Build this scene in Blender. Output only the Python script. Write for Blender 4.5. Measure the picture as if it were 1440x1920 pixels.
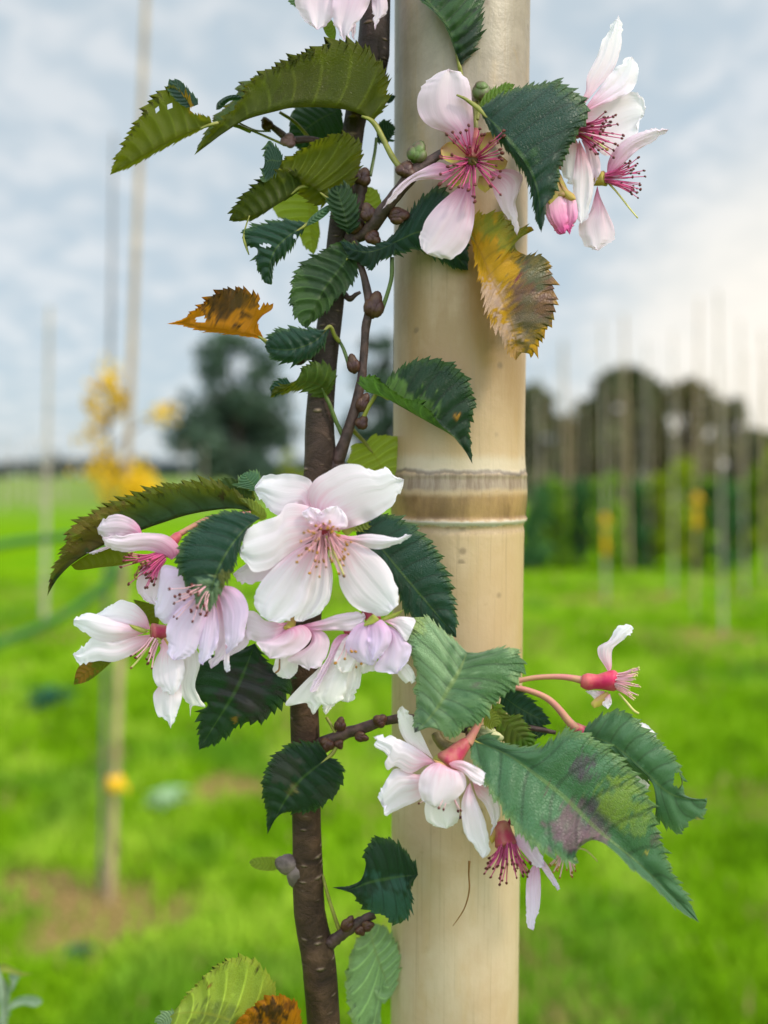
import bpy, math, random
import numpy as np
from mathutils import Vector

for o in list(bpy.data.objects):
    bpy.data.objects.remove(o, do_unlink=True)
C = bpy.context.scene.collection
rad = math.radians

# ---------------------------------------------------------------- camera
F = 26.0 / 36.0 * 1920.0          # focal length in photo pixels
PITCH = math.atan((960 - 890) / F)
CAM = np.array([0.0, 0.0, 1.25])
D = 0.1664                        # distance to the plane in focus (m)
PX = D / F                        # size of one photo pixel on that plane (m)
cam_d = bpy.data.cameras.new("camera")
cam = bpy.data.objects.new("camera", cam_d)
C.objects.link(cam)
cam.location = CAM
cam.rotation_euler = (math.pi / 2 - PITCH, 0, 0)
cam_d.sensor_fit = 'VERTICAL'
cam_d.sensor_height = 36.0
cam_d.lens = 26.0
cam_d.clip_start = 0.01
cam_d.clip_end = 2000
cam_d.dof.use_dof = True
cam_d.dof.focus_distance = D - 0.003
cam_d.dof.aperture_fstop = 6.6
bpy.context.scene.camera = cam
FWD = np.array([0, math.cos(PITCH), -math.sin(PITCH)])
UP = np.array([0, math.sin(PITCH), math.cos(PITCH)])
RIGHT = np.array([1.0, 0, 0])

# ---------------------------------------------------------------- sky
SUN_AZ, SUN_EL = 112.0, 42.0      # degrees clockwise from the view direction (+Y), elevation
w = bpy.data.worlds.new("World")
bpy.context.scene.world = w
w.use_nodes = True
nt = w.node_tree
nt.nodes.clear()


def N(t, typ, **kw):
    n = t.nodes.new(typ)
    for k, v in kw.items():
        setattr(n, k, v)
    return n


def link(t, a, b):
    t.links.new(a, b)


def math_n(t, op, a, b=None, c=None, clamp=False):
    n = t.nodes.new('ShaderNodeMath')
    n.operation = op
    n.use_clamp = clamp
    for i, v in enumerate((a, b, c)):
        if v is None:
            continue
        if isinstance(v, (int, float)):
            n.inputs[i].default_value = v
        else:
            t.links.new(v, n.inputs[i])
    return n.outputs[0]


def mix_n(t, fac, a, b, blend='MIX'):
    n = t.nodes.new('ShaderNodeMix')
    n.data_type = 'RGBA'
    n.blend_type = blend
    for sock, v in ((n.inputs[0], fac), (n.inputs[6], a), (n.inputs[7], b)):
        if isinstance(v, (int, float)):
            sock.default_value = v
        elif isinstance(v, (tuple, list)):
            sock.default_value = tuple(v) + ((1.0,) if len(v) == 3 else ())
        else:
            t.links.new(v, sock)
    return n.outputs[2]


def ramp_n(t, fac, stops, interp='LINEAR'):
    n = t.nodes.new('ShaderNodeValToRGB')
    n.color_ramp.interpolation = interp
    els = n.color_ramp.elements
    while len(els) < len(stops):
        els.new(0.5)
    for e, (p, c) in zip(els, stops):
        e.position = p
        e.color = tuple(c) + ((1.0,) if len(c) == 3 else ())
    t.links.new(fac, n.inputs[0])
    return n.outputs[0]


def noise_n(t, vec, scale, detail=4.0, rough=0.55, dist=0.0):
    n = t.nodes.new('ShaderNodeTexNoise')
    n.inputs['Scale'].default_value = scale
    n.inputs['Detail'].default_value = detail
    n.inputs['Roughness'].default_value = rough
    n.inputs['Distortion'].default_value = dist
    if vec is not None:
        t.links.new(vec, n.inputs['Vector'])
    return n.outputs['Fac']


def smooth_n(t, v, a, b):
    n = t.nodes.new('ShaderNodeMapRange')
    n.interpolation_type = 'SMOOTHSTEP'
    t.links.new(v, n.inputs[0])
    n.inputs[1].default_value = a
    n.inputs[2].default_value = b
    return n.outputs[0]


sky = N(nt, 'ShaderNodeTexSky', sky_type='NISHITA')
sky.sun_disc = False
sky.sun_elevation = rad(SUN_EL)
sky.sun_rotation = rad(SUN_AZ)
sky.air_density = 1.0
sky.dust_density = 2.0
tc = N(nt, 'ShaderNodeTexCoord')
sep = N(nt, 'ShaderNodeSeparateXYZ')
link(nt, tc.outputs['Generated'], sep.inputs[0])
dx, dy, dz = sep.outputs
zc = math_n(nt, 'MAXIMUM', dz, 0.0)
den = math_n(nt, 'ADD', zc, 0.30)
comb = N(nt, 'ShaderNodeCombineXYZ')
link(nt, math_n(nt, 'DIVIDE', dx, den), comb.inputs[0])
link(nt, math_n(nt, 'DIVIDE', dy, den), comb.inputs[1])
cl1 = noise_n(nt, comb.outputs[0], 11.0, 6.0, 0.55, 0.35)
cl2 = noise_n(nt, comb.outputs[0], 2.2, 3.0, 0.5, 0.2)
cl = math_n(nt, 'ADD', math_n(nt, 'MULTIPLY', cl1, 0.62), math_n(nt, 'MULTIPLY', cl2, 0.38))
cloud = ramp_n(nt, cl, [(0.36, (3.65, 4.4, 4.92)), (0.48, (4.05, 4.65, 5.02)), (0.60, (5.25, 5.55, 5.7))])
skymix = mix_n(nt, 0.86, sky.outputs[0], cloud)
# overcast brighter overhead; sky behind camera brightened as added fill; glow low at right
glow_dir = Vector((math.sin(rad(32)), math.cos(rad(32)), 0.07)).normalized()
dot = N(nt, 'ShaderNodeVectorMath', operation='DOT_PRODUCT')
link(nt, tc.outputs['Generated'], dot.inputs[0])
dot.inputs[1].default_value = glow_dir
glow = smooth_n(nt, dot.outputs['Value'], 0.93, 1.0)
gain = math_n(nt, 'ADD', 1.0, math_n(nt, 'MULTIPLY', smooth_n(nt, dz, 0.55, 1.0), 1.5))
gain = math_n(nt, 'ADD', gain, math_n(nt, 'MULTIPLY', smooth_n(nt, math_n(nt, 'MULTIPLY', dy, -1.0), -0.1, 0.7), 2.0))  # added fill: unseen rear sky raised to light front faces
skymix = mix_n(nt, math_n(nt, 'MULTIPLY', glow, 0.8), skymix, (7.6, 7.0, 6.1))
vm = N(nt, 'ShaderNodeVectorMath', operation='SCALE')
link(nt, skymix, vm.inputs[0])
link(nt, gain, vm.inputs[3])
bg = N(nt, 'ShaderNodeBackground')
bg.inputs['Strength'].default_value = 0.1
link(nt, vm.outputs[0], bg.inputs['Color'])
wo = N(nt, 'ShaderNodeOutputWorld')
link(nt, bg.outputs[0], wo.inputs[0])

# ---------------------------------------------------------------- sun (veiled by cloud)
sd = bpy.data.lights.new("sun", 'SUN')
sd.energy = 2.0
sd.angle = rad(7)
sd.color = (1.0, 0.90, 0.74)
sun = bpy.data.objects.new("sun", sd)
C.objects.link(sun)
sv = Vector((math.sin(rad(SUN_AZ)) * math.cos(rad(SUN_EL)), math.cos(rad(SUN_AZ)) * math.cos(rad(SUN_EL)), math.sin(rad(SUN_EL))))
sun.rotation_euler = sv.to_track_quat('Z', 'Y').to_euler()
sun.location = (3, 0, 6)

vs = bpy.context.scene.view_settings
vs.view_transform = 'Standard'
vs.look = 'None'
vs.exposure = 0.62
vs.gamma = 1.0
vs.use_curve_mapping = False
cy = bpy.context.scene.cycles
cy.max_bounces = 8
cy.diffuse_bounces = 4
cy.transmission_bounces = 6

# ---------------------------------------------------------------- helpers
rng = np.random.default_rng(11)


def world(p):
    """(x, y, z) in units of one photo pixel at the focus distance -> metres."""
    p = np.asarray(p, float)
    dep = D + p[..., 2] * PX
    xc = (p[..., 0] - 720) / F * dep
    yc = (960 - p[..., 1]) / F * dep
    return CAM + dep[..., None] * FWD + xc[..., None] * RIGHT + yc[..., None] * UP


def ray(px, py):
    return FWD + (px - 720) / F * RIGHT + (960 - py) / F * UP


def on_ground(px, py):
    r = ray(px, py)
    return CAM + r * (-CAM[2] / r[2])


def at_y(px, py, Y):
    r = ray(px, py)
    return CAM + r * (Y / r[1])


WLOC = {}


def empty(name, loc, parent=None):
    o = bpy.data.objects.new(name, None)
    o.empty_display_size = 0.02
    C.objects.link(o)
    loc = np.asarray(loc, float)
    if parent is not None:
        o.parent = parent
        o.location = loc - WLOC[parent.name]
    else:
        o.location = loc
    WLOC[o.name] = loc
    return o


def tag(o, label=None, cat=None, group=None, kind=None):
    if label:
        o['label'] = label
    if cat:
        o['category'] = cat
    if group:
        o['group'] = group
    if kind:
        o['kind'] = kind
    return o


class MB:
    def __init__(s):
        s.v, s.f, s.m, s.n = [], [], [], 0
        s.sm = True

    def add(s, v, f, m=0):
        v = np.asarray(v, float)
        s.v.append(v)
        for q in f:
            s.f.append(tuple(int(i) + s.n for i in q))
            s.m.append(m)
        s.n += len(v)

    def build(s, name, mats, parent=None, origin=None, smooth=True):
        v = np.concatenate(s.v)
        org = np.asarray(origin, float) if origin is not None else v.mean(0)
        me = bpy.data.meshes.new(name)
        me.from_pydata((v - org).tolist(), [], s.f)
        mats = mats if isinstance(mats, (list, tuple)) else [mats]
        for m in mats:
            me.materials.append(m)
        me.polygons.foreach_set('material_index', s.m)
        me.polygons.foreach_set('use_smooth', [smooth] * len(s.f))
        me.update()
        o = bpy.data.objects.new(name, me)
        C.objects.link(o)
        if parent is not None:
            o.parent = parent
            o.location = org - WLOC[parent.name]
        else:
            o.location = org
        WLOC[o.name] = org
        return o


def vnoise(x, y, seed=0):
    x = np.asarray(x, float)
    y = np.asarray(y, float)
    xi = np.floor(x).astype(np.int64)
    yi = np.floor(y).astype(np.int64)
    fx = x - xi
    fy = y - yi
    fx = fx * fx * (3 - 2 * fx)
    fy = fy * fy * (3 - 2 * fy)

    def h(a, b):
        n = (a * 374761393 + b * 668265263 + seed * 1442695041) & 0xFFFFFFFF
        n = ((n ^ (n >> 13)) * 1274126177) & 0xFFFFFFFF
        return ((n ^ (n >> 16)) & 0xFFFF) / 65535.0
    return (h(xi, yi) * (1 - fx) + h(xi + 1, yi) * fx) * (1 - fy) + (h(xi, yi + 1) * (1 - fx) + h(xi + 1, yi + 1) * fx) * fy


def spline(pts, n):
    """Catmull-Rom through pts, resampled to n+1 points evenly by length."""
    p = np.asarray(pts, float)
    if len(p) > 2:
        e0 = 2 * p[0] - p[1]
        e1 = 2 * p[-1] - p[-2]
        q = np.vstack([e0, p, e1])
        out = []
        for i in range(1, len(q) - 2):
            a, b, c, d = q[i - 1], q[i], q[i + 1], q[i + 2]
            t = np.linspace(0, 1, 14, endpoint=False)[:, None]
            out.append(0.5 * (2 * b + (c - a) * t + (2 * a - 5 * b + 4 * c - d) * t ** 2 + (3 * b - a - 3 * c + d) * t ** 3))
        out.append(p[-1:])
        p = np.vstack(out)
    s = np.concatenate([[0], np.cumsum(np.linalg.norm(np.diff(p[:, :min(3, p.shape[1])], axis=0), axis=1))])
    tt = np.linspace(0, s[-1], n + 1)
    return np.stack([np.interp(tt, s, p[:, k]) for k in range(p.shape[1])], 1), s[-1]


def grid_faces(nr, nc):
    a = np.arange((nr - 1) * nc).reshape(nr - 1, nc)[:, :-1].ravel()
    return np.stack([a, a + 1, a + nc + 1, a + nc], 1)


def tube(mb, pts, n=24, sides=10, m=0, rough=0.0, cap=True, conv=True):
    """pts: (x, y, z, r) in photo-pixel units (or metres with conv=False)."""
    c, _ = spline(pts, n)
    P, R = c[:, :3], c[:, 3]
    T = np.gradient(P, axis=0)
    T /= np.linalg.norm(T, axis=1)[:, None] + 1e-12
    ref = np.array([0, 0, 1.0]) if abs(T[0, 2]) < 0.8 else np.array([1.0, 0, 0])
    A = np.cross(T, ref)
    A /= np.linalg.norm(A, axis=1)[:, None] + 1e-12
    B = np.cross(T, A)
    ang = np.linspace(0, 2 * np.pi, sides, endpoint=False)
    rr = R[:, None] * np.ones((1, sides))
    if rough:
        k = rng.integers(1000)
        rr = rr * (1 + rough * (vnoise(np.arange(n + 1)[:, None] * 0.45 + 0 * ang, 0 * rr + ang[None] * 1.3, int(k)) - 0.5) * 2)
    V = P[:, None] + rr[..., None] * (np.cos(ang)[None, :, None] * A[:, None] + np.sin(ang)[None, :, None] * B[:, None])
    V = V.reshape(-1, 3)
    f = []
    for i in range(n):
        for j in range(sides):
            k = (j + 1) % sides
            f.append((i * sides + j, i * sides + k, (i + 1) * sides + k, (i + 1) * sides + j))
    if cap:
        f.append(tuple(range(sides))[::-1])
        f.append(tuple(n * sides + j for j in range(sides)))
    mb.add(world(V) if conv else V, f, m)


_ico = None


def ball(mb, c, r, m=0, axis=None, stretch=1.0, conv=True, seg=8, rings=6, bump=0.0):
    th = np.linspace(0, np.pi, rings + 1)
    ph = np.linspace(0, 2 * np.pi, seg, endpoint=False)
    ax = np.array(axis if axis is not None else (0, -1, 0), float)
    ax /= np.linalg.norm(ax)
    ref = np.array([0, 0, 1.0]) if abs(ax[2]) < 0.8 else np.array([1.0, 0, 0])
    a = np.cross(ax, ref)
    a /= np.linalg.norm(a)
    b = np.cross(ax, a)
    V = []
    for t in th:
        for p in ph:
            q = r * (math.sin(t) * (math.cos(p) * a + math.sin(p) * b) + stretch * math.cos(t) * ax)
            V.append(np.asarray(c) + q)
    V = np.array(V)
    if bump:
        V += (rng.random(V.shape) - 0.5) * r * bump
    f = []
    for i in range(rings):
        for j in range(seg):
            k = (j + 1) % seg
            f.append((i * seg + j, (i + 1) * seg + j, (i + 1) * seg + k, i * seg + k))
    mb.add(world(V) if conv else V, f, m)


# ---------------------------------------------------------------- materials
def new_mat(name):
    m = bpy.data.materials.new(name)
    m.use_nodes = True
    t = m.node_tree
    t.nodes.clear()
    out = N(t, 'ShaderNodeOutputMaterial')
    return m, t, out


def simple_mat(name, col, rough=0.6, var=0.25, scale=60.0, spec=0.3, transl=0.0, bump=0.0, col2=None):
    m, t, out = new_mat(name)
    tcn = N(t, 'ShaderNodeTexCoord')
    nz = noise_n(t, tcn.outputs['Object'], scale, 5.0, 0.6)
    c2 = col2 if col2 else tuple(c * (1 - var) for c in col)
    base = mix_n(t, smooth_n(t, nz, 0.35, 0.65), c2, col)
    p = N(t, 'ShaderNodeBsdfPrincipled')
    link(t, base, p.inputs['Base Color'])
    p.inputs['Roughness'].default_value = rough
    p.inputs['Specular IOR Level'].default_value = spec
    if bump:
        b = N(t, 'ShaderNodeBump')
        b.inputs['Strength'].default_value = bump
        b.inputs['Distance'].default_value = 0.001
        link(t, nz, b.inputs['Height'])
        link(t, b.outputs[0], p.inputs['Normal'])
    sh = p.outputs[0]
    if transl:
        tr = N(t, 'ShaderNodeBsdfTranslucent')
        link(t, base, tr.inputs['Color'])
        mx = N(t, 'ShaderNodeMixShader')
        mx.inputs[0].default_value = transl
        link(t, sh, mx.inputs[1])
        link(t, tr.outputs[0], mx.inputs[2])
        sh = mx.outputs[0]
    link(t, sh, out.inputs[0])
    return m


def leaf_mat(name, top, under, edge, tcol, rough=0.42, transl=0.35, nveins=9, spec=0.4, vein_top=0.5, vein_under=1.9, sheen=0.06):
    m, t, out = new_mat(name)
    uv = N(t, 'ShaderNodeUVMap')
    sp = N(t, 'ShaderNodeSeparateXYZ')
    link(t, uv.outputs[0], sp.inputs[0])
    u = sp.outputs[0]
    v = math_n(t, 'SUBTRACT', math_n(t, 'MULTIPLY', sp.outputs[1], 2.0), 1.0)
    av = math_n(t, 'ABSOLUTE', v)
    geo = N(t, 'ShaderNodeNewGeometry')
    back = geo.outputs['Backfacing']
    tcn = N(t, 'ShaderNodeTexCoord')
    nz = noise_n(t, tcn.outputs['Object'], 120.0, 5.0, 0.6)
    nz2 = noise_n(t, tcn.outputs['Object'], 900.0, 3.0, 0.6)
    # side veins, arching forward
    ph = math_n(t, 'MULTIPLY', math_n(t, 'SUBTRACT', u, math_n(t, 'MULTIPLY', math_n(t, 'POWER', av, 1.4), 0.10)), float(nveins))
    ph = math_n(t, 'ADD', ph, math_n(t, 'MULTIPLY', math_n(t, 'SUBTRACT', nz, 0.5), 0.25))
    tri = math_n(t, 'PINGPONG', ph, 0.5)
    side = math_n(t, 'SUBTRACT', 1.0, smooth_n(t, tri, 0.02, 0.095), clamp=True)
    side = math_n(t, 'MULTIPLY', side, math_n(t, 'SUBTRACT', 1.0, smooth_n(t, av, 0.75, 0.97)))
    rib = math_n(t, 'SUBTRACT', 1.0, smooth_n(t, av, 0.018, 0.06), clamp=True)
    vein = math_n(t, 'MAXIMUM', side, rib)
    # net of fine veins
    cmb = N(t, 'ShaderNodeCombineXYZ')
    link(t, math_n(t, 'MULTIPLY', u, 70.0), cmb.inputs[0])
    link(t, math_n(t, 'MULTIPLY', v, 24.0), cmb.inputs[1])
    vo = N(t, 'ShaderNodeTexVoronoi', feature='DISTANCE_TO_EDGE')
    vo.inputs['Scale'].default_value = 1.0
    link(t, cmb.outputs[0], vo.inputs['Vector'])
    net = math_n(t, 'SUBTRACT', 1.0, smooth_n(t, vo.outputs['Distance'], 0.0, 0.13), clamp=True)
    # colour
    cc = mix_n(t, back, top, under)
    cc = mix_n(t, math_n(t, 'MULTIPLY', smooth_n(t, nz, 0.35, 0.7), 0.45), cc, mix_n(t, 1.0, cc, (0.6, 0.62, 0.5), 'MULTIPLY'))
    em = smooth_n(t, math_n(t, 'ADD', av, math_n(t, 'MULTIPLY', math_n(t, 'SUBTRACT', nz2, 0.5), 0.3)), 0.84, 1.02)
    cc = mix_n(t, math_n(t, 'MULTIPLY', em, 0.6), cc, edge)
    at = N(t, 'ShaderNodeVertexColor', layer_name='Blotch')
    cc = mix_n(t, at.outputs['Alpha'], cc, at.outputs['Color'])
    vt = mix_n(t, back, mix_n(t, 1.0, cc, (vein_top,) * 3, 'MULTIPLY'), mix_n(t, 1.0, cc, (vein_under, vein_under, vein_under * 0.9), 'MULTIPLY'))
    cc2 = mix_n(t, math_n(t, 'MULTIPLY', net, 0.30), cc, vt)
    cc2 = mix_n(t, math_n(t, 'MULTIPLY', side, 0.9), cc2, vt)
    cc2 = mix_n(t, math_n(t, 'MULTIPLY', rib, 0.75), cc2, mix_n(t, 0.75, cc, edge))
    hgt = math_n(t, 'SUBTRACT', math_n(t, 'MULTIPLY', smooth_n(t, tri, 0.0, 0.5), 1.2), math_n(t, 'MULTIPLY', net, 0.22))
    hgt = math_n(t, 'ADD', hgt, math_n(t, 'MULTIPLY', nz2, 0.25))
    bmp = N(t, 'ShaderNodeBump')
    bmp.inputs['Strength'].default_value = 0.75
    bmp.inputs['Distance'].default_value = 0.00045
    link(t, hgt, bmp.inputs['Height'])
    p = N(t, 'ShaderNodeBsdfPrincipled')
    link(t, cc2, p.inputs['Base Color'])
    p.inputs['Roughness'].default_value = rough
    p.inputs['Specular IOR Level'].default_value = spec
    p.inputs['Sheen Weight'].default_value = sheen
    p.inputs['Sheen Roughness'].default_value = 0.45
    p.inputs['Sheen Tint'].default_value = (0.85, 0.95, 0.90, 1)
    link(t, bmp.outputs[0], p.inputs['Normal'])
    tr = N(t, 'ShaderNodeBsdfTranslucent')
    tc_ = mix_n(t, at.outputs['Alpha'], tcol, at.outputs['Color'])
    tc_ = mix_n(t, math_n(t, 'MULTIPLY', vein, 0.55), tc_, mix_n(t, 1.0, tc_, (0.85, 0.85, 0.7), 'MULTIPLY'))
    link(t, tc_, tr.inputs['Color'])
    mx = N(t, 'ShaderNodeMixShader')
    mx.inputs[0].default_value = transl
    link(t, p.outputs[0], mx.inputs[1])
    link(t, tr.outputs[0], mx.inputs[2])
    link(t, mx.outputs[0], out.inputs[0])
    return m


LM = {
    'deep': leaf_mat('leaf_deep_green', (0.007, 0.028, 0.011), (0.04, 0.075, 0.022), (0.05, 0.10, 0.018), (0.04, 0.13, 0.010), transl=0.18, spec=0.25, sheen=0.03),
    'teal': leaf_mat('leaf_blue_green', (0.009, 0.040, 0.026), (0.05, 0.10, 0.035), (0.08, 0.13, 0.03), (0.05, 0.16, 0.02), rough=0.42, transl=0.18, spec=0.28, sheen=0.04),
    'olive': leaf_mat('leaf_olive', (0.022, 0.06, 0.02), (0.075, 0.088, 0.010), (0.10, 0.09, 0.02), (0.25, 0.27, 0.008), transl=0.45, spec=0.18, sheen=0.0),
    'light': leaf_mat('leaf_light_green', (0.09, 0.20, 0.025), (0.15, 0.24, 0.03), (0.16, 0.22, 0.03), (0.30, 0.42, 0.02), transl=0.42, spec=0.25, sheen=0.0),
    'yellowgreen': leaf_mat('leaf_yellow_green', (0.20, 0.27, 0.03), (0.26, 0.33, 0.04), (0.30, 0.30, 0.03), (0.40, 0.46, 0.02), transl=0.42),
    'pale': leaf_mat('leaf_pale_green', (0.19, 0.30, 0.14), (0.16, 0.25, 0.10), (0.20, 0.26, 0.07), (0.16, 0.28, 0.05), rough=0.50, transl=0.2, spec=0.5, vein_top=0.5, sheen=0.15),
    'mid': leaf_mat('leaf_mid_green', (0.042, 0.125, 0.050), (0.10, 0.17, 0.06), (0.13, 0.20, 0.05), (0.10, 0.24, 0.03), rough=0.50, transl=0.22, spec=0.42, sheen=0.12),
    'yellow': leaf_mat('leaf_yellow', (0.50, 0.26, 0.006), (0.55, 0.36, 0.24), (0.34, 0.17, 0.02), (0.60, 0.30, 0.008), transl=0.32, vein_top=0.72, vein_under=1.15, spec=0.2, sheen=0.0),
    'amber': leaf_mat('leaf_amber', (0.48, 0.17, 0.006), (0.48, 0.17, 0.006), (0.28, 0.09, 0.006), (0.68, 0.25, 0.006), transl=0.45, vein_under=0.8, spec=0.2, sheen=0.0),
}


def petal_mat(name, tip, mid, base, r0=0.10, r1=0.42, transl=0.5):
    m, t, out = new_mat(name)
    uv = N(t, 'ShaderNodeUVMap')
    sp = N(t, 'ShaderNodeSeparateXYZ')
    link(t, uv.outputs[0], sp.inputs[0])
    u, v = sp.outputs[0], sp.outputs[1]
    tcn = N(t, 'ShaderNodeTexCoord')
    cmb = N(t, 'ShaderNodeCombineXYZ')
    link(t, math_n(t, 'MULTIPLY', u, 1.6), cmb.inputs[0])
    link(t, math_n(t, 'MULTIPLY', v, 16.0), cmb.inputs[1])
    oi = N(t, 'ShaderNodeObjectInfo')
    link(t, math_n(t, 'MULTIPLY', oi.outputs['Random'], 40.0), cmb.inputs[2])
    streak = noise_n(t, cmb.outputs[0], 1.0, 4.0, 0.55, 0.4)
    nz = noise_n(t, tcn.outputs['Object'], 130.0, 4.0, 0.55)
    uu = math_n(t, 'ADD', u, math_n(t, 'MULTIPLY', math_n(t, 'SUBTRACT', streak, 0.5), 0.35))
    col = ramp_n(t, uu, [(0.0, base), (r0, base), (r1, mid), (0.85, tip), (1.0, tip)])
    col = mix_n(t, math_n(t, 'MULTIPLY', smooth_n(t, streak, 0.52, 0.72), 0.18), col, mid)
    col = mix_n(t, math_n(t, 'MULTIPLY', smooth_n(t, nz, 0.5, 0.75), 0.25), col, mid)
    cm3 = N(t, 'ShaderNodeCombineXYZ')
    link(t, math_n(t, 'MULTIPLY', u, 2.5), cm3.inputs[0])
    link(t, math_n(t, 'MULTIPLY', v, 26.0), cm3.inputs[1])
    fine = noise_n(t, cm3.outputs[0], 1.0, 2.0, 0.5, 0.8)
    bmp = N(t, 'ShaderNodeBump')
    bmp.inputs['Strength'].default_value = 0.22
    bmp.inputs['Distance'].default_value = 0.0004
    link(t, math_n(t, 'ADD', fine, math_n(t, 'MULTIPLY', streak, 0.8)), bmp.inputs['Height'])
    p = N(t, 'ShaderNodeBsdfPrincipled')
    link(t, col, p.inputs['Base Color'])
    p.inputs['Roughness'].default_value = 0.55
    p.inputs['Specular IOR Level'].default_value = 0.25
    p.inputs['Sheen Weight'].default_value = 0.1
    link(t, bmp.outputs[0], p.inputs['Normal'])
    tr = N(t, 'ShaderNodeBsdfTranslucent')
    link(t, col, tr.inputs['Color'])
    mx = N(t, 'ShaderNodeMixShader')
    mx.inputs[0].default_value = transl
    link(t, p.outputs[0], mx.inputs[1])
    link(t, tr.outputs[0], mx.inputs[2])
    link(t, mx.outputs[0], out.inputs[0])
    return m


PM = {
    'white': petal_mat('petal_white', (0.90, 0.84, 0.93), (0.88, 0.72, 0.83), (0.80, 0.36, 0.50), 0.07, 0.42),
    'blush': petal_mat('petal_blush', (0.88, 0.74, 0.85), (0.83, 0.58, 0.73), (0.66, 0.18, 0.38), 0.05, 0.40),
    'lilac': petal_mat('petal_lilac', (0.84, 0.72, 0.94), (0.80, 0.58, 0.82), (0.66, 0.32, 0.56), 0.02, 0.40),
    'cream': petal_mat('petal_cream', (0.90, 0.84, 0.83), (0.86, 0.76, 0.78), (0.76, 0.60, 0.64), 0.05, 0.35),
    'bud': petal_mat('petal_bud_pink', (0.62, 0.07, 0.27), (0.78, 0.28, 0.50), (0.85, 0.55, 0.66), 0.05, 0.55, 0.25),
}
M_FIL = simple_mat('filament_pink', (0.72, 0.11, 0.30), 0.5, 0.3, 400, transl=0.3)
M_FILP = simple_mat('filament_pale_pink', (0.86, 0.48, 0.54), 0.5, 0.2, 400, transl=0.3)
M_ANTH = simple_mat('anther_brown', (0.13, 0.022, 0.018), 0.6, 0.4, 500)
M_ANTHY = simple_mat('anther_ochre', (0.42, 0.19, 0.03), 0.6, 0.5, 500)
M_PIST = simple_mat('pistil_yellow_green', (0.62, 0.55, 0.20), 0.5, 0.2, 300, transl=0.2)
M_STYLE = simple_mat('style_brown', (0.20, 0.09, 0.03), 0.5, 0.3, 300)
M_CAL = simple_mat('calyx_red', (0.36, 0.03, 0.075), 0.5, 0.35, 260, col2=(0.40, 0.14, 0.10))
M_CALD = simple_mat('calyx_dark_red', (0.30, 0.03, 0.06), 0.45, 0.35, 260)
M_SEP = simple_mat('sepal_olive', (0.50, 0.40, 0.07), 0.5, 0.3, 220, transl=0.35, col2=(0.52, 0.27, 0.14))
M_SEPG = simple_mat('sepal_green', (0.40, 0.42, 0.08), 0.5, 0.3, 220, transl=0.3)
M_PED = simple_mat('pedicel_pink', (0.44, 0.15, 0.14), 0.5, 0.25, 300, col2=(0.42, 0.22, 0.12))
M_PETI = simple_mat('petiole_green', (0.24, 0.23, 0.04), 0.45, 0.35, 250)
M_PETID = simple_mat('petiole_dark_green', (0.09, 0.13, 0.03), 0.45, 0.35, 250)
M_TWIG = simple_mat('twig_bark', (0.075, 0.040, 0.034), 0.6, 0.55, 500, bump=0.4)
M_BUD = simple_mat('bud_scales_brown', (0.045, 0.013, 0.012), 0.45, 0.5, 350, bump=0.4, col2=(0.085, 0.040, 0.018))
M_BUDG = simple_mat('bud_scales_green', (0.09, 0.14, 0.03), 0.5, 0.4, 260, bump=0.3, col2=(0.10, 0.05, 0.045))
M_DISC = simple_mat('flower_disc', (0.14, 0.09, 0.02), 0.5, 0.4, 300)


def bark_mat():
    m, t, out = new_mat('cherry_bark')
    tcn = N(t, 'ShaderNodeTexCoord')
    mp = N(t, 'ShaderNodeMapping')
    link(t, tcn.outputs['Object'], mp.inputs[0])
    mp.inputs['Scale'].default_value = (1, 1, 1.6)
    base_n = noise_n(t, mp.outputs[0], 150, 8, 0.72, 0.5)
    col = ramp_n(t, base_n, [(0.28, (0.018, 0.010, 0.007)), (0.50, (0.050, 0.026, 0.015)), (0.72, (0.115, 0.062, 0.036))])
    # silvery bark skin high up
    sp = N(t, 'ShaderNodeSeparateXYZ')
    link(t, tcn.outputs['Object'], sp.inputs[0])
    hi = smooth_n(t, math_n(t, 'ADD', sp.outputs[2], math_n(t, 'MULTIPLY', base_n, 0.05)), 1.26, 1.31)
    col = mix_n(t, math_n(t, 'MULTIPLY', hi, 0.55), col, (0.040, 0.033, 0.036))
    # pale lenticels
    mp2 = N(t, 'ShaderNodeMapping')
    link(t, tcn.outputs['Object'], mp2.inputs[0])
    mp2.inputs['Scale'].default_value = (0.62, 0.62, 1.5)
    vo = N(t, 'ShaderNodeTexVoronoi')
    vo.inputs['Scale'].default_value = 420
    link(t, mp2.outputs[0], vo.inputs['Vector'])
    vsel = N(t, 'ShaderNodeSeparateColor')
    link(t, vo.outputs['Color'], vsel.inputs[0])
    pick = math_n(t, 'GREATER_THAN', vsel.outputs[0], 0.60)
    len_ = math_n(t, 'MULTIPLY', math_n(t, 'SUBTRACT', 1.0, smooth_n(t, math_n(t, 'ADD', vo.outputs['Distance'], math_n(t, 'MULTIPLY', vsel.outputs[1], 0.22)), 0.16, 0.46)), pick)
    col = mix_n(t, math_n(t, 'MULTIPLY', len_, 0.7), col, (0.30, 0.21, 0.14))
    p = N(t, 'ShaderNodeBsdfPrincipled')
    link(t, col, p.inputs['Base Color'])
    p.inputs['Roughness'].default_value = 0.6
    p.inputs['Specular IOR Level'].default_value = 0.2
    b = N(t, 'ShaderNodeBump')
    b.inputs['Strength'].default_value = 1.0
    b.inputs['Distance'].default_value = 0.0014
    link(t, math_n(t, 'ADD', base_n, math_n(t, 'MULTIPLY', len_, 0.5)), b.inputs['Height'])
    link(t, b.outputs[0], p.inputs['Normal'])
    link(t, p.outputs[0], out.inputs[0])
    return m


M_BARK = bark_mat()


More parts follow.
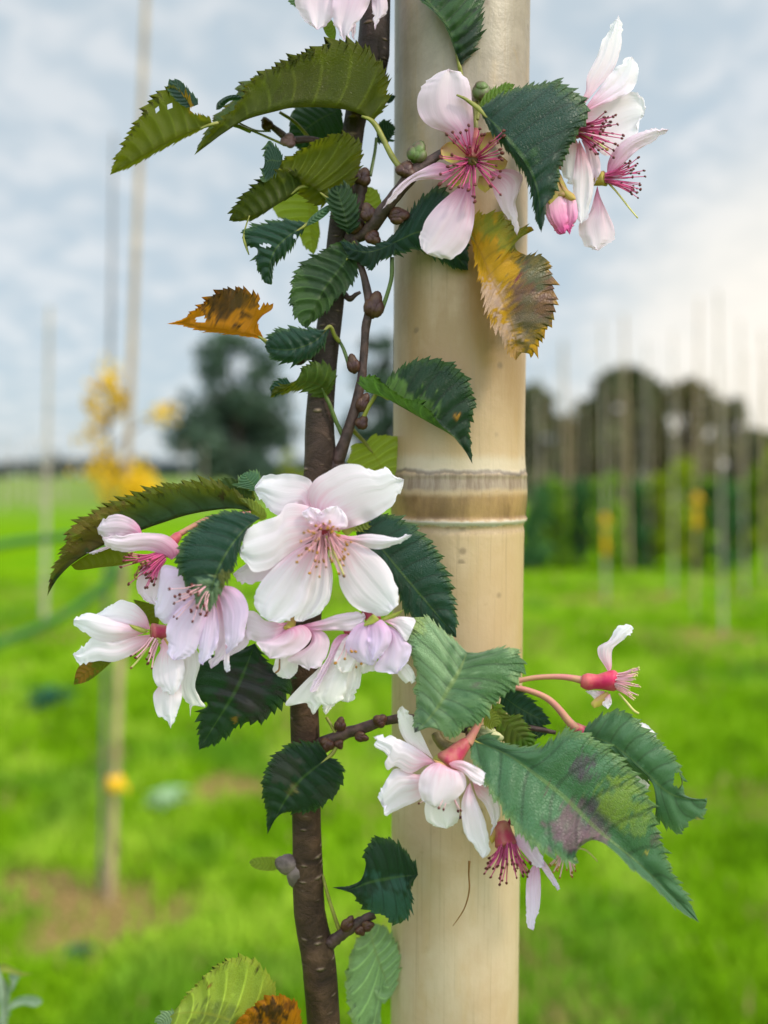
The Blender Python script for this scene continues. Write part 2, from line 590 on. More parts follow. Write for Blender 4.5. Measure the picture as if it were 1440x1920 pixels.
def bamboo_mat(znode):
    m, t, out = new_mat('bamboo_cane')
    tcn = N(t, 'ShaderNodeTexCoord')
    sp = N(t, 'ShaderNodeSeparateXYZ')
    link(t, tcn.outputs['Object'], sp.inputs[0])
    mp = N(t, 'ShaderNodeMapping')
    link(t, tcn.outputs['Object'], mp.inputs[0])
    mp.inputs['Scale'].default_value = (1, 1, 0.10)
    fib = noise_n(t, mp.outputs[0], 700, 4, 0.6)
    big = noise_n(t, tcn.outputs['Object'], 42, 4, 0.6, 0.3)
    mpb = N(t, 'ShaderNodeMapping')
    link(t, tcn.outputs['Object'], mpb.inputs[0])
    mpb.inputs['Scale'].default_value = (1, 1, 0.32)
    strk = noise_n(t, mpb.outputs[0], 120, 5, 0.6, 0.2)
    fine = noise_n(t, tcn.outputs['Object'], 900, 3, 0.6)
    h = math_n(t, 'SUBTRACT', sp.outputs[2], znode)      # height over the node ridge
    hj = math_n(t, 'ADD', h, math_n(t, 'MULTIPLY', math_n(t, 'SUBTRACT', strk, 0.5), 0.004))
    hj2 = math_n(t, 'ADD', h, math_n(t, 'MULTIPLY', math_n(t, 'SUBTRACT', fine, 0.5), 0.003))
    mid_ = noise_n(t, tcn.outputs['Object'], 230, 5, 0.65)
    hj3 = math_n(t, 'ADD', h, math_n(t, 'MULTIPLY', math_n(t, 'SUBTRACT', mid_, 0.5), 0.0022))
    base = mix_n(t, smooth_n(t, big, 0.30, 0.70), (0.41, 0.275, 0.172), (0.49, 0.36, 0.258))
    base = mix_n(t, math_n(t, 'MULTIPLY', smooth_n(t, h, 0.055, 0.10), 0.75), base, mix_n(t, smooth_n(t, mid_, 0.35, 0.65), (0.17, 0.142, 0.108), (0.235, 0.195, 0.155)))  # greyer, darker upper cane: its backlit dimness mixed into the colour
    base = mix_n(t, math_n(t, 'MULTIPLY', smooth_n(t, strk, 0.50, 0.75), 0.45), base, (0.40, 0.245, 0.10))
    base = mix_n(t, math_n(t, 'MULTIPLY', smooth_n(t, fib, 0.50, 0.75), 0.22), base, (0.36, 0.27, 0.155))
    # warmer cane around the node, bleached far from it
    near = math_n(t, 'SUBTRACT', 1.0, smooth_n(t, math_n(t, 'ABSOLUTE', h), 0.0, 0.085))
    base = mix_n(t, math_n(t, 'MULTIPLY', near, 0.40), base, (0.44, 0.28, 0.11))
    # mottled brown over the node: shade of leaves and blossom painted in, fading upwards
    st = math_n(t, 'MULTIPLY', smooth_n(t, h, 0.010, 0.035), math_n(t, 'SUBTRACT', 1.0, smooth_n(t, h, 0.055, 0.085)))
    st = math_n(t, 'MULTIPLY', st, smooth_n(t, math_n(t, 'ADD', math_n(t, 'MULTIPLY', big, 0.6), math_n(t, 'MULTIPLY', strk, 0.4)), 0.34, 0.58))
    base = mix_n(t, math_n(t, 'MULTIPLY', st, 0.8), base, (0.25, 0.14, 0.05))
    mps = N(t, 'ShaderNodeMapping')
    link(t, tcn.outputs['Object'], mps.inputs[0])
    mps.inputs['Scale'].default_value = (1, 1, 0.018)
    scr = noise_n(t, mps.outputs[0], 1500, 2, 0.5)
    base = mix_n(t, math_n(t, 'MULTIPLY', smooth_n(t, scr, 0.58, 0.72), 0.35), base, (0.24, 0.165, 0.09))
    blot = noise_n(t, tcn.outputs['Object'], 210, 6, 0.7, 0.8)
    base = mix_n(t, math_n(t, 'MULTIPLY', smooth_n(t, blot, 0.60, 0.74), 0.40), base, (0.30, 0.20, 0.10))
    # small dark specks, denser under the ridge
    vo = N(t, 'ShaderNodeTexVoronoi')
    vo.inputs['Scale'].default_value = 260
    link(t, tcn.outputs['Object'], vo.inputs['Vector'])
    sc = N(t, 'ShaderNodeSeparateColor')
    link(t, vo.outputs['Color'], sc.inputs[0])
    under = math_n(t, 'MULTIPLY', smooth_n(t, h, -0.016, -0.004), math_n(t, 'LESS_THAN', h, -0.001))
    thr = math_n(t, 'SUBTRACT', 0.93, math_n(t, 'MULTIPLY', under, 0.42))
    spk = math_n(t, 'MULTIPLY', math_n(t, 'GREATER_THAN', sc.outputs[0], thr),
                 math_n(t, 'SUBTRACT', 1.0, smooth_n(t, vo.outputs['Distance'], 0.10, 0.32)))
    base = mix_n(t, math_n(t, 'MULTIPLY', spk, 0.55), base, (0.13, 0.085, 0.05))

    def band(a, b, c, d, hv):
        return math_n(t, 'MULTIPLY', smooth_n(t, hv, a, b), math_n(t, 'SUBTRACT', 1.0, smooth_n(t, hv, c, d)))
    # brown band over the ridge, then the grey sheath scar
    brown = mix_n(t, smooth_n(t, strk, 0.35, 0.65), (0.13, 0.06, 0.018), (0.32, 0.18, 0.065))
    base = mix_n(t, math_n(t, 'MULTIPLY', band(0.0002, 0.0012, 0.0056, 0.0078, hj3), 0.85), base, brown)
    grey = mix_n(t, smooth_n(t, fib, 0.40, 0.62), (0.13, 0.085, 0.068), (0.25, 0.19, 0.15))
    base = mix_n(t, math_n(t, 'MULTIPLY', band(0.0068, 0.0084, 0.0108, 0.0124, hj3), 0.75), base, grey)
    base = mix_n(t, math_n(t, 'MULTIPLY', band(0.0112, 0.0117, 0.0121, 0.0128, hj), 0.7), base, (0.10, 0.08, 0.07))
    base = mix_n(t, math_n(t, 'MULTIPLY', band(0.0118, 0.0126, 0.0140, 0.0170, hj), 0.35), base, (0.56, 0.51, 0.43))
    base = mix_n(t, math_n(t, 'MULTIPLY', band(-0.0010, -0.0004, 0.0001, 0.0007, hj3), 0.8), base, (0.50, 0.44, 0.38))
    base = mix_n(t, math_n(t, 'MULTIPLY', band(-0.0030, -0.0018, -0.0010, -0.0006, hj2), 0.35), base, (0.20, 0.13, 0.08))
    p = N(t, 'ShaderNodeBsdfPrincipled')
    link(t, base, p.inputs['Base Color'])
    p.inputs['Roughness'].default_value = 0.42
    p.inputs['Specular IOR Level'].default_value = 0.4
    b = N(t, 'ShaderNodeBump')
    b.inputs['Strength'].default_value = 0.25
    b.inputs['Distance'].default_value = 0.0003
    link(t, math_n(t, 'ADD', math_n(t, 'ADD', fib, fine), math_n(t, 'MULTIPLY', strk, 0.1)), b.inputs['Height'])
    link(t, b.outputs[0], p.inputs['Normal'])
    link(t, p.outputs[0], out.inputs[0])
    return m


def ground_mat(soils):
    m, t, out = new_mat('turf')
    tcn = N(t, 'ShaderNodeTexCoord')
    P = tcn.outputs['Object']
    n1 = noise_n(t, P, 0.9, 6, 0.6)
    n2 = noise_n(t, P, 4.0, 6, 0.7)
    n3 = noise_n(t, P, 60.0, 4, 0.6)
    col = ramp_n(t, n2, [(0.30, (0.075, 0.19, 0.004)), (0.52, (0.125, 0.275, 0.005)), (0.72, (0.18, 0.31, 0.010))])
    col = mix_n(t, smooth_n(t, n1, 0.40, 0.65), col, mix_n(t, 1.0, col, (1.25, 1.05, 0.8), 'MULTIPLY'))
    col = mix_n(t, math_n(t, 'MULTIPLY', smooth_n(t, n3, 0.5, 0.75), 0.5), col, (0.10, 0.28, 0.010))
    sx_ = N(t, 'ShaderNodeSeparateXYZ')
    link(t, P, sx_.inputs[0])
    col = mix_n(t, math_n(t, 'MULTIPLY', smooth_n(t, sx_.outputs[1], 14.0, 40.0), 0.75), col, (0.165, 0.205, 0.07))
    for (x, y, r) in soils:
        d = N(t, 'ShaderNodeVectorMath', operation='DISTANCE')
        link(t, P, d.inputs[0])
        d.inputs[1].default_value = (x, y, 0)
        dd = math_n(t, 'ADD', d.outputs['Value'], math_n(t, 'MULTIPLY', math_n(t, 'SUBTRACT', n2, 0.5), r * 1.3))
        s = math_n(t, 'SUBTRACT', 1.0, smooth_n(t, dd, r * 0.45, r * 1.1))
        soil = mix_n(t, smooth_n(t, n3, 0.4, 0.6), (0.16, 0.09, 0.035), (0.36, 0.24, 0.10))
        col = mix_n(t, math_n(t, 'MULTIPLY', s, 0.9), col, soil)
    p = N(t, 'ShaderNodeBsdfPrincipled')
    link(t, col, p.inputs['Base Color'])
    p.inputs['Roughness'].default_value = 0.9
    p.inputs['Specular IOR Level'].default_value = 0.0
    b = N(t, 'ShaderNodeBump')
    b.inputs['Strength'].default_value = 0.8
    b.inputs['Distance'].default_value = 0.03
    link(t, n3, b.inputs['Height'])
    link(t, b.outputs[0], p.inputs['Normal'])
    link(t, p.outputs[0], out.inputs[0])
    return m


def attr_leaf_mat(name, transl=0.3, rough=0.6):
    """small leaves / blades whose pigment comes from the mesh colour attribute"""
    m, t, out = new_mat(name)
    at = N(t, 'ShaderNodeVertexColor', layer_name='Tint')
    p = N(t, 'ShaderNodeBsdfPrincipled')
    link(t, at.outputs['Color'], p.inputs['Base Color'])
    p.inputs['Roughness'].default_value = rough
    p.inputs['Specular IOR Level'].default_value = 0.04
    tr = N(t, 'ShaderNodeBsdfTranslucent')
    link(t, at.outputs['Color'], tr.inputs['Color'])
    mx = N(t, 'ShaderNodeMixShader')
    mx.inputs[0].default_value = transl
    link(t, p.outputs[0], mx.inputs[1])
    link(t, tr.outputs[0], mx.inputs[2])
    link(t, mx.outputs[0], out.inputs[0])
    return m


M_BLADES = attr_leaf_mat('grass_blades', 0.35)
M_FOL = attr_leaf_mat('foliage', 0.25)
M_STAKE = simple_mat('stake_bamboo', (0.40, 0.28, 0.165), 0.6, 0.35, 14, bump=0.2)
M_STAKEG = simple_mat('stake_weathered', (0.42, 0.35, 0.28), 0.7, 0.35, 14, bump=0.2)
M_TRK = simple_mat('young_trunk', (0.16, 0.13, 0.12), 0.7, 0.4, 30, bump=0.3)
M_TRKD = simple_mat('dark_trunk', (0.055, 0.042, 0.030), 0.8, 0.4, 3)
M_TIE = simple_mat('yellow_tie', (0.75, 0.42, 0.01), 0.5, 0.15, 20)
M_HOSE = simple_mat('green_hose', (0.05, 0.17, 0.03), 0.6, 0.2, 10)
M_WEED = simple_mat('weed_grey_green', (0.33, 0.40, 0.27), 0.7, 0.3, 120, transl=0.25, col2=(0.20, 0.28, 0.16))
M_DRY = simple_mat('dried_stem', (0.22, 0.10, 0.03), 0.6, 0.3, 300)


# ---------------------------------------------------------------- leaf and petal blades
def set_uv_col(o, uvs, cols=None, name='Blotch'):
    me = o.data
    li = np.empty(len(me.loops), np.int32)
    me.loops.foreach_get('vertex_index', li)
    if uvs is not None:
        lay = me.uv_layers.new(name='UVMap')
        lay.data.foreach_set('uv', uvs[li].ravel())
    if cols is not None:
        ca = me.color_attributes.new(name=name, type='FLOAT_COLOR', domain='POINT')
        ca.data.foreach_set('color', cols.astype(np.float32).ravel())


def blade(name, parent, mat, M, L, R, nu, nv, under=False, teeth=None, holes=(), spots=(), edge_len=(1, 1),
          bulge=(0, 0), corr=0.0, rumple=0.0, seed=0, zfun=None, nveins=9):
    """M, L, R: (nu+1, 3) curves in photo-pixel units from base to tip."""
    t = np.linspace(0, 1, nu + 1)
    vs_ = np.concatenate([-np.linspace(1, 0, nv + 1) ** 0.8, (np.linspace(0, 1, nv + 1) ** 0.8)[1:]])
    nc = len(vs_)
    G = np.empty((nu + 1, nc, 3))
    for j, v in enumerate(vs_):
        E = L if v < 0 else R
        a = abs(v)
        G[:, j] = M * (1 - a) + E * a
        b = bulge[0] if v < 0 else bulge[1]
        G[:, j, 2] += b * math.sin(math.pi * a) * np.sin(np.pi * np.clip(t, 0, 1)) ** 0.5
        if teeth:
            sp, amp = teeth
            wgt = max(0.0, (a - 0.80) / 0.20)
            if wgt > 0:
                ln = edge_len[0] if v < 0 else edge_len[1]
                ph = t * ln / sp + 1.6 * vnoise(t * 7.0, 0 * t, seed + 77)
                k = np.floor(ph).astype(int)
                f = ph - k
                rr = np.random.default_rng(seed * 7 + (0 if v < 0 else 1)).random(k.max() + 2)
                ph2 = t * ln / (sp * 2.6) + 0.8 * vnoise(t * 5.0, 0 * t, seed + 78)
                saw = 0.72 * f ** 1.9 * (0.5 + 1.0 * rr[k]) + 0.85 * (ph2 - np.floor(ph2)) ** 1.6
                env = np.clip(t / 0.06, 0, 1) * np.clip((1 - t) / 0.05, 0, 1) * (0.65 + 0.35 * np.sin(np.pi * t))
                T = np.gradient(E, axis=0)
                T /= np.linalg.norm(T, axis=1)[:, None] + 1e-9
                O = E - M
                O = O - (O * T).sum(1)[:, None] * T
                ol = np.linalg.norm(O, axis=1)[:, None]
                O = O / (ol + 1e-9)
                lim = np.clip(ol[:, 0] / (amp * 2.0), 0, 1)
                G[:, j] += (wgt * 1.3 * amp * saw * env * lim)[:, None] * (O * 0.95 + T * 0.95)
    UVt = np.repeat(t[:, None], nc, 1)
    UVv = np.repeat(vs_[None], nu + 1, 0)
    av = np.abs(UVv)
    if corr:
        c_ = np.abs(np.sin(np.pi * nveins * (UVt - 0.10 * av ** 1.4))) * np.clip(av / 0.15, 0, 1) * np.clip((1 - av) / 0.2, 0.25, 1)
        c_ *= 0.6 * (0.6 + 0.8 * vnoise(UVt * 9, UVv * 2.0, seed + 11)) * np.clip(UVt / 0.1, 0, 1) * np.clip((1 - UVt) / 0.12, 0, 1)
        G[..., 2] += (corr if under else -corr) * c_
    if rumple:
        G[..., 2] += rumple * (vnoise(G[..., 0] / 26.0, G[..., 1] / 26.0, seed) - 0.5) * 2 * av
    if zfun is not None:
        G[..., 2] += zfun(UVt, UVv)
    V = G.reshape(-1, 3)
    Fc = grid_faces(nu + 1, nc)
    if len(holes):
        cen = V[Fc].mean(1)
        keep = np.ones(len(Fc), bool)
        for (hx, hy, ha, hb) in holes:
            d = ((cen[:, 0] - hx) / ha) ** 2 + ((cen[:, 1] - hy) / hb) ** 2
            d *= 0.6 + 0.8 * vnoise(cen[:, 0] / 7.0, cen[:, 1] / 7.0, seed + 5)
            keep &= d > 1
        Fc = Fc[keep]
    # orientation: the wanted side towards the camera
    a, b, c, d = (V[Fc[:, i]] for i in range(4))
    area = ((c - a)[:, 0] * (d - b)[:, 1] - (c - a)[:, 1] * (d - b)[:, 0]).sum()
    # image y points down, so a positive area here is a face seen from behind
    front = area < 0
    if front == under:
        Fc = Fc[:, ::-1]
    mb = MB()
    mb.add(world(V), Fc)
    o = mb.build(name, mat, parent)
    cols = np.zeros((len(V), 4))
    for (sx, sy, sr, col, st) in spots:
        n_ = vnoise(V[:, 0] / (sr * 0.30), V[:, 1] / (sr * 0.30), seed + 3) * 0.6 + vnoise(V[:, 0] / (sr * 0.11), V[:, 1] / (sr * 0.11), seed + 9) * 0.4
        dd = np.hypot(V[:, 0] - sx, V[:, 1] - sy) / sr + (n_ - 0.5) * 1.5
        al = np.clip((1.0 - dd) / 0.30, 0, 1) * st * (0.72 + 0.28 * vnoise(V[:, 0] / 4.0, V[:, 1] / 4.0, seed + 31))
        al = al * al * (3 - 2 * al)
        newa = al + cols[:, 3] * (1 - al)
        cols[:, :3] = np.where(newa[:, None] > 1e-4, (np.array(col)[None] * al[:, None] + cols[:, :3] * (cols[:, 3] * (1 - al))[:, None]) / np.maximum(newa, 1e-4)[:, None], 0)
        cols[:, 3] = newa
    set_uv_col(o, np.stack([UVt.ravel(), (UVv.ravel() + 1) / 2], 1), cols)
    return o


_seed = [0]


def leaf(mid, Lp, Rp, mat='deep', zl=0, zr=0, under=False, teeth=(11, 7.5), bulge=(0, 0), corr=2.5, pet=None, holes=(),
         spots=(), label=None, rumple=3.0, pm=None, nveins=9, pr=(3.6, 4.4)):
    _seed[0] += 1
    sd_ = _seed[0]
    mid = [p if len(p) == 3 else (p[0], p[1], 0) for p in mid]

    def edge(pts):
        return [mid[0][:2]] + [p[:2] for p in pts] + [mid[-1][:2]]
    L2, ll = spline(edge(Lp), 200)
    R2, rl = spline(edge(Rp), 200)
    _, ml = spline(mid, 100)
    nu = int(np.clip(max(ll, rl, ml) / (teeth[0] if teeth else 8) * 8, 40, 340))
    Mi, _ = spline(mid, nu)
    L2, ll = spline(edge(Lp), nu)
    R2, rl = spline(edge(Rp), nu)
    t = np.linspace(0, 1, nu + 1)
    e = np.sin(np.pi * t) ** 0.6
    L3 = np.column_stack([L2, Mi[:, 2] + zl * e])
    R3 = np.column_stack([R2, Mi[:, 2] + zr * e])
    o = blade('leaf', TREE, LM[mat], Mi, L3, R3, nu, 9, under, teeth, holes, spots, (ll, rl), bulge, corr, rumple, sd_, nveins=nveins)
    if label:
        o['label'] = label
    # midrib: a real raised rib on the underside
    if pet:
        mb = MB()
        pts = [(mid[0][0], mid[0][1], mid[0][2], pr[0])] + [(q[0], q[1], q[2], pr[0] + (pr[1] - pr[0]) * (i + 1) / len(pet)) for i, q in enumerate(pet)]
        nx = np.array(mid[1]) - np.array(mid[0])
        nx = np.array(mid[0]) + nx * min(1.0, 25.0 / (np.linalg.norm(nx) + 1e-6))
        pts = [(nx[0], nx[1], nx[2] + 1.5, pr[0] * 0.5)] + pts
        tube(mb, pts, 26, 8, rough=0.05)
        mb.build('petiole', pm or M_PETI, o)
    return o


def petal(fl, poly, z0, z1, curve=0, cup=0, mat='white', tip=None, rumple=3.5, under=False, roll=0.0):
    """poly: closed outline in photo pixels, first point = base."""
    _seed[0] += 1
    p = np.array(poly, float)
    k = tip if tip is not None else int(np.argmax(np.hypot(*(p - p[0]).T)))
    nu, nv = 64, 12
    L2, ll = spline(p[:k + 1], nu)
    R2, rl = spline(np.vstack([p[:1], p[:k - 1:-1]]), nu)
    M2 = 0.5 * (L2 + R2)
    t = np.linspace(0, 1, nu + 1)
    z = z0 + (z1 - z0) * t + 0.75 * curve * 4 * t * (1 - t)
    sg = _seed[0]
    for E, kk in ((L2, 0), (R2, 50)):      # frayed, notched margin towards the tip
        fr_ = np.clip((t - 0.62) / 0.2, 0, 1)
        sc_ = min(1.0, math.hypot(*(p[k] - p[0])) / 90)
        am = (np.abs(vnoise(t * 17 + kk, 0 * t + sg, sg) - 0.5) * 2 * 9 + vnoise(t * 40 + kk, 0 * t + sg, sg + 1) * 3 - 3.5) * fr_ * sc_
        E += ((M2 - E) / (np.linalg.norm(M2 - E, axis=1)[:, None] + 6) * am[:, None])
    Mi = np.column_stack([M2, z])
    L3 = np.column_stack([L2, z])
    R3 = np.column_stack([R2, z])
    sd_ = _seed[0]

    def zf(u, v):
        wv = (vnoise(u * 2.2 + 3.1 * sd_, v * 2.0 + 1.7 * sd_, sd_) - 0.5) * 2 * rumple * (0.4 + u)
        ed = (vnoise(u * 9 + sd_, v * 1.5 + sd_, sd_ + 2) - 0.5) * 2 * rumple * 1.5 * np.abs(v) ** 3 + (vnoise(u * 2.0 + sd_, v * 7 + sd_, sd_ + 4) - 0.5) * 3.0 * u
        return 0.55 * cup * v ** 2 * np.sin(np.pi * np.clip(u, 0, 1)) ** 0.5 + wv + ed + roll * v * np.sin(np.pi * u)
    return blade('petal', fl, PM[mat], Mi, L3, R3, nu, nv, under, None, (), (), (ll, rl), (0, 0), 0, 0, sd_, zf)


def stamens(fl, c, axis, n, length, spread, seed, fil=None, anth=None, ring=8, ar=3.0, droop=0.0, fr=0.85):
    r_ = np.random.default_rng(seed)
    c = np.array(c, float)
    ax = np.array(axis, float)
    ax /= np.linalg.norm(ax)
    ref = np.array([0, 0, 1.0]) if abs(ax[2]) < 0.8 else np.array([1.0, 0, 0])
    a = np.cross(ax, ref)
    a /= np.linalg.norm(a)
    b = np.cross(ax, a)
    mb = MB()
    for i in range(n):
        th = 2 * math.pi * (i / n) + r_.uniform(-0.25, 0.25)
        q = math.sqrt(r_.uniform(0.05, 1))
        out_ = math.cos(th) * a + math.sin(th) * b
        ln = r_.uniform(*length)
        p0 = c + out_ * ring * (0.5 + 0.5 * q)
        d0 = ax + out_ * spread * q * 0.6
        d1 = ax + out_ * spread * q * 1.15 + np.array([0, droop, 0]) + r_.normal(0, 0.08, 3)
        d0 /= np.linalg.norm(d0)
        d1 /= np.linalg.norm(d1)
        p1 = p0 + d0 * ln * 0.5
        p2 = p1 + d1 * ln * 0.5
        tube(mb, [(*p0, fr * 1.25), (*p1, fr), (*p2, fr * 0.8)], 7, 5, 0, cap=False)
        ball(mb, p2 + d1 * ar * 0.4, ar * r_.uniform(0.75, 1.15), 1, axis=d1 + r_.normal(0, 0.6, 3), stretch=r_.uniform(1.1, 1.5), seg=6, rings=4, bump=0.25)
    return mb.build('stamen_cluster', [fil or M_FIL, anth or M_ANTH], fl)


def part_tube(parent, name, pts, mat, n=20, sides=10, rough=0.04, mats2=None, ballend=None):
    mb = MB()
    tube(mb, pts, n, sides, 0, rough)
    ms = [mat]
    if ballend:
        ball(mb, pts[-1][:3], ballend[0], 1, axis=np.array(pts[-1][:3]) - np.array(pts[-2][:3]), stretch=1.2)
        ms.append(ballend[1])
    return mb.build(name, ms, parent)


def sepal(fl, poly, z0, z1, mat=None, cup=4):
    _seed[0] += 1
    p = np.array(poly, float)
    k = int(np.argmax(np.hypot(*(p - p[0]).T)))
    L2, _ = spline(p[:k + 1], 20)
    R2, _ = spline(np.vstack([p[:1], p[:k - 1:-1]]), 20)
    z = np.linspace(z0, z1, 21)
    return blade('sepal', fl, mat or M_SEP, np.column_stack([0.5 * (L2 + R2), z]), np.column_stack([L2, z]), np.column_stack([R2, z]),
                 20, 5, zfun=lambda u, v: cup * v ** 2)


# ================================================================ SETTING
near_base = on_ground(207, 1690)
SOILS = [(near_base[0], near_base[1], 0.30), (near_base[0] - 0.28, near_base[1] + 0.05, 0.20)]
for (sx, sy, sr) in ((1352, 1195, 0.45), (1105, 1128, 0.45), (1240, 1120, 0.4), (1395, 1120, 0.3), (430, 1480, 0.22)):
    g = on_ground(sx, sy)
    SOILS.append((g[0], g[1], sr))
mb = MB()
xs = np.array([-600, -120, -30, -10, 0, 10, 30, 120, 600.0])
V = [(x, y, 0) for y in (-60, -10, 0, 10, 30, 120, 900.0) for x in xs]
mb.add(V, grid_faces(7, 9)[:, ::1])
ground = mb.build('ground', ground_mat(SOILS), origin=(0, 0, 0))
tag(ground, 'flat green turf of the nursery field with bare soil patches', 'ground', kind='structure')

# grass blades
gr = np.random.default_rng(5)
NB = 95000
uy = gr.random(NB)
dep = 1.15 * (9.0 / 1.15) ** (uy ** 0.9)
gx = (gr.random(NB) - 0.5) * (dep * 1.30 + 0.5)
gy = dep
keep = np.ones(NB, bool)
bare = np.zeros(NB)
for (sx, sy, sr) in SOILS:
    dd = np.hypot(gx - sx, gy - sy) / sr + (vnoise(gx * 9, gy * 9, 3) - 0.5) * 1.1
    bare = np.maximum(bare, np.clip((1.05 - dd) / 0.6, 0, 1))
keep = gr.random(NB) > bare * 0.93
gx, gy, dep = gx[keep], gy[keep], dep[keep]
NB = len(gx)
cl_ = vnoise(gx * 3.3, gy * 3.3, 8) * 0.45 + vnoise(gx * 9, gy * 9, 9) * 0.35 + vnoise(gx * 25, gy * 25, 4) * 0.2
hgt = (0.025 + 0.085 * cl_ ** 1.5) * gr.uniform(0.6, 1.35, NB) * (0.42 + 0.17 * np.minimum(dep, 4.5))
wid = gr.uniform(0.0022, 0.0050, NB) * (0.8 + dep * 0.30)
az = gr.random(NB) * 2 * np.pi
lean = gr.uniform(0.1, 0.9, NB) * hgt
ld = gr.random(NB) * 2 * np.pi
bx, by = np.cos(az) * wid, np.sin(az) * wid
lx, ly = np.cos(ld) * lean, np.sin(ld) * lean
Z = np.zeros(NB)
v0 = np.stack([gx - bx, gy - by, Z - 0.004], 1)
v1 = np.stack([gx + bx, gy + by, Z - 0.004], 1)
v2 = np.stack([gx + bx * .8 + lx * .35, gy + by * .8 + ly * .35, hgt * .6], 1)
v3 = np.stack([gx - bx * .8 + lx * .35, gy - by * .8 + ly * .35, hgt * .6], 1)
v4 = np.stack([gx + lx, gy + ly, hgt], 1)
V = np.stack([v0, v1, v2, v3, v4], 1).reshape(-1, 3)
ids = np.arange(NB) * 5
me = bpy.data.meshes.new('grass')
me.vertices.add(len(V))
me.vertices.foreach_set('co', V.ravel())
loops = np.stack([ids, ids + 1, ids + 2, ids + 3, ids + 3, ids + 2, ids + 4], 1).ravel()
me.loops.add(len(loops))
me.loops.foreach_set('vertex_index', loops.astype(np.int32))
me.polygons.add(NB * 2)
ls = np.stack([np.arange(NB) * 7, np.arange(NB) * 7 + 4], 1).ravel()
me.polygons.foreach_set('loop_start', ls.astype(np.int32))
me.update(calc_edges=True)
me.validate()
tone = np.clip(0.5 + (vnoise(gx * 2.6, gy * 2.6, 21) - .5) * 0.8 + (vnoise(gx * 8, gy * 8, 22) - .5) * 0.7 + (gr.random(NB) - .5) * 0.3, 0, 1)
cA, cB, cC = np.array([0.14, 0.29, 0.006]), np.array([0.225, 0.42, 0.006]), np.array([0.40, 0.57, 0.05])
col = np.where(tone[:, None] < 0.5, cA + (cB - cA) * tone[:, None] * 2, cB + (cC - cB) * (tone[:, None] - .5) * 2)
blue = np.clip((vnoise(gx * 3.4 + 40, gy * 3.4, 31) - 0.62) * 5, 0, 1)[:, None]
col = col * (1 - blue * 0.4) + np.array([0.06, 0.20, 0.035]) * blue * 0.4
straw = (gr.random(NB) < 0.02 + 0.28 * np.clip((vnoise(gx * 2.6, gy * 2.6 + 9, 41) - 0.60) * 6, 0, 1))[:, None]
col = np.where(straw, np.array([0.36, 0.28, 0.10]), col)
grass = bpy.data.objects.new('grass', me)
C.objects.link(grass)
ca = me.color_attributes.new(name='Tint', type='FLOAT_COLOR', domain='POINT')
ca.data.foreach_set('color', np.repeat(np.column_stack([col, np.ones(NB)]), 5, 0).astype(np.float32).ravel())
me.materials.append(M_BLADES)
tag(grass, 'bright green tussocky grass covering the field around the stakes', 'grass', kind='stuff')


# ---------------------------------------------------------------- trees and shrubs
def leaf_cloud(name, parent, clumps, n, size, cols, seed, mat=None, flat=0.0):
    """clumps: (x, y, z, rx, ry, rz) ellipsoids in metres; many small leaf faces near their surfaces"""
    r_ = np.random.default_rng(seed)
    cl_ = np.array(clumps, float)
    wts = (cl_[:, 3] * cl_[:, 5])
    idx = r_.choice(len(cl_), n, p=wts / wts.sum())
    d = r_.normal(size=(n, 3))
    d /= np.linalg.norm(d, axis=1)[:, None]
    rr = r_.uniform(0.15, 1.0, n) ** 0.5 * (1 + 0.25 * r_.normal(size=n) * 0.5)
    P = cl_[idx, :3] + d * rr[:, None] * cl_[idx, 3:6]
    a = r_.normal(size=(n, 3))
    a /= np.linalg.norm(a, axis=1)[:, None]
    b = np.cross(a, r_.normal(size=(n, 3)))
    b /= np.linalg.norm(b, axis=1)[:, None]
    s = size * r_.uniform(0.55, 1.3, n)[:, None]
    V = np.stack([P - a * s, P + b * s * 0.5, P + a * s, P - b * s * 0.5], 1).reshape(-1, 3)
    f = np.arange(n * 4).reshape(-1, 4)
    mb = MB()
    mb.add(V, f)
    o = mb.build(name, mat or M_FOL, parent, smooth=False)
    cA_, cB_ = np.array(cols[0]), np.array(cols[1])
    k = np.clip(0.5 * r_.random(len(cl_))[idx] + 0.5 * r_.random(n), 0, 1)[:, None]
    cc_ = cA_ * (1 - k) + cB_ * k
    set_uv_col(o, None, np.repeat(np.column_stack([cc_, np.ones(n)]), 4, 0), 'Tint')
    return o


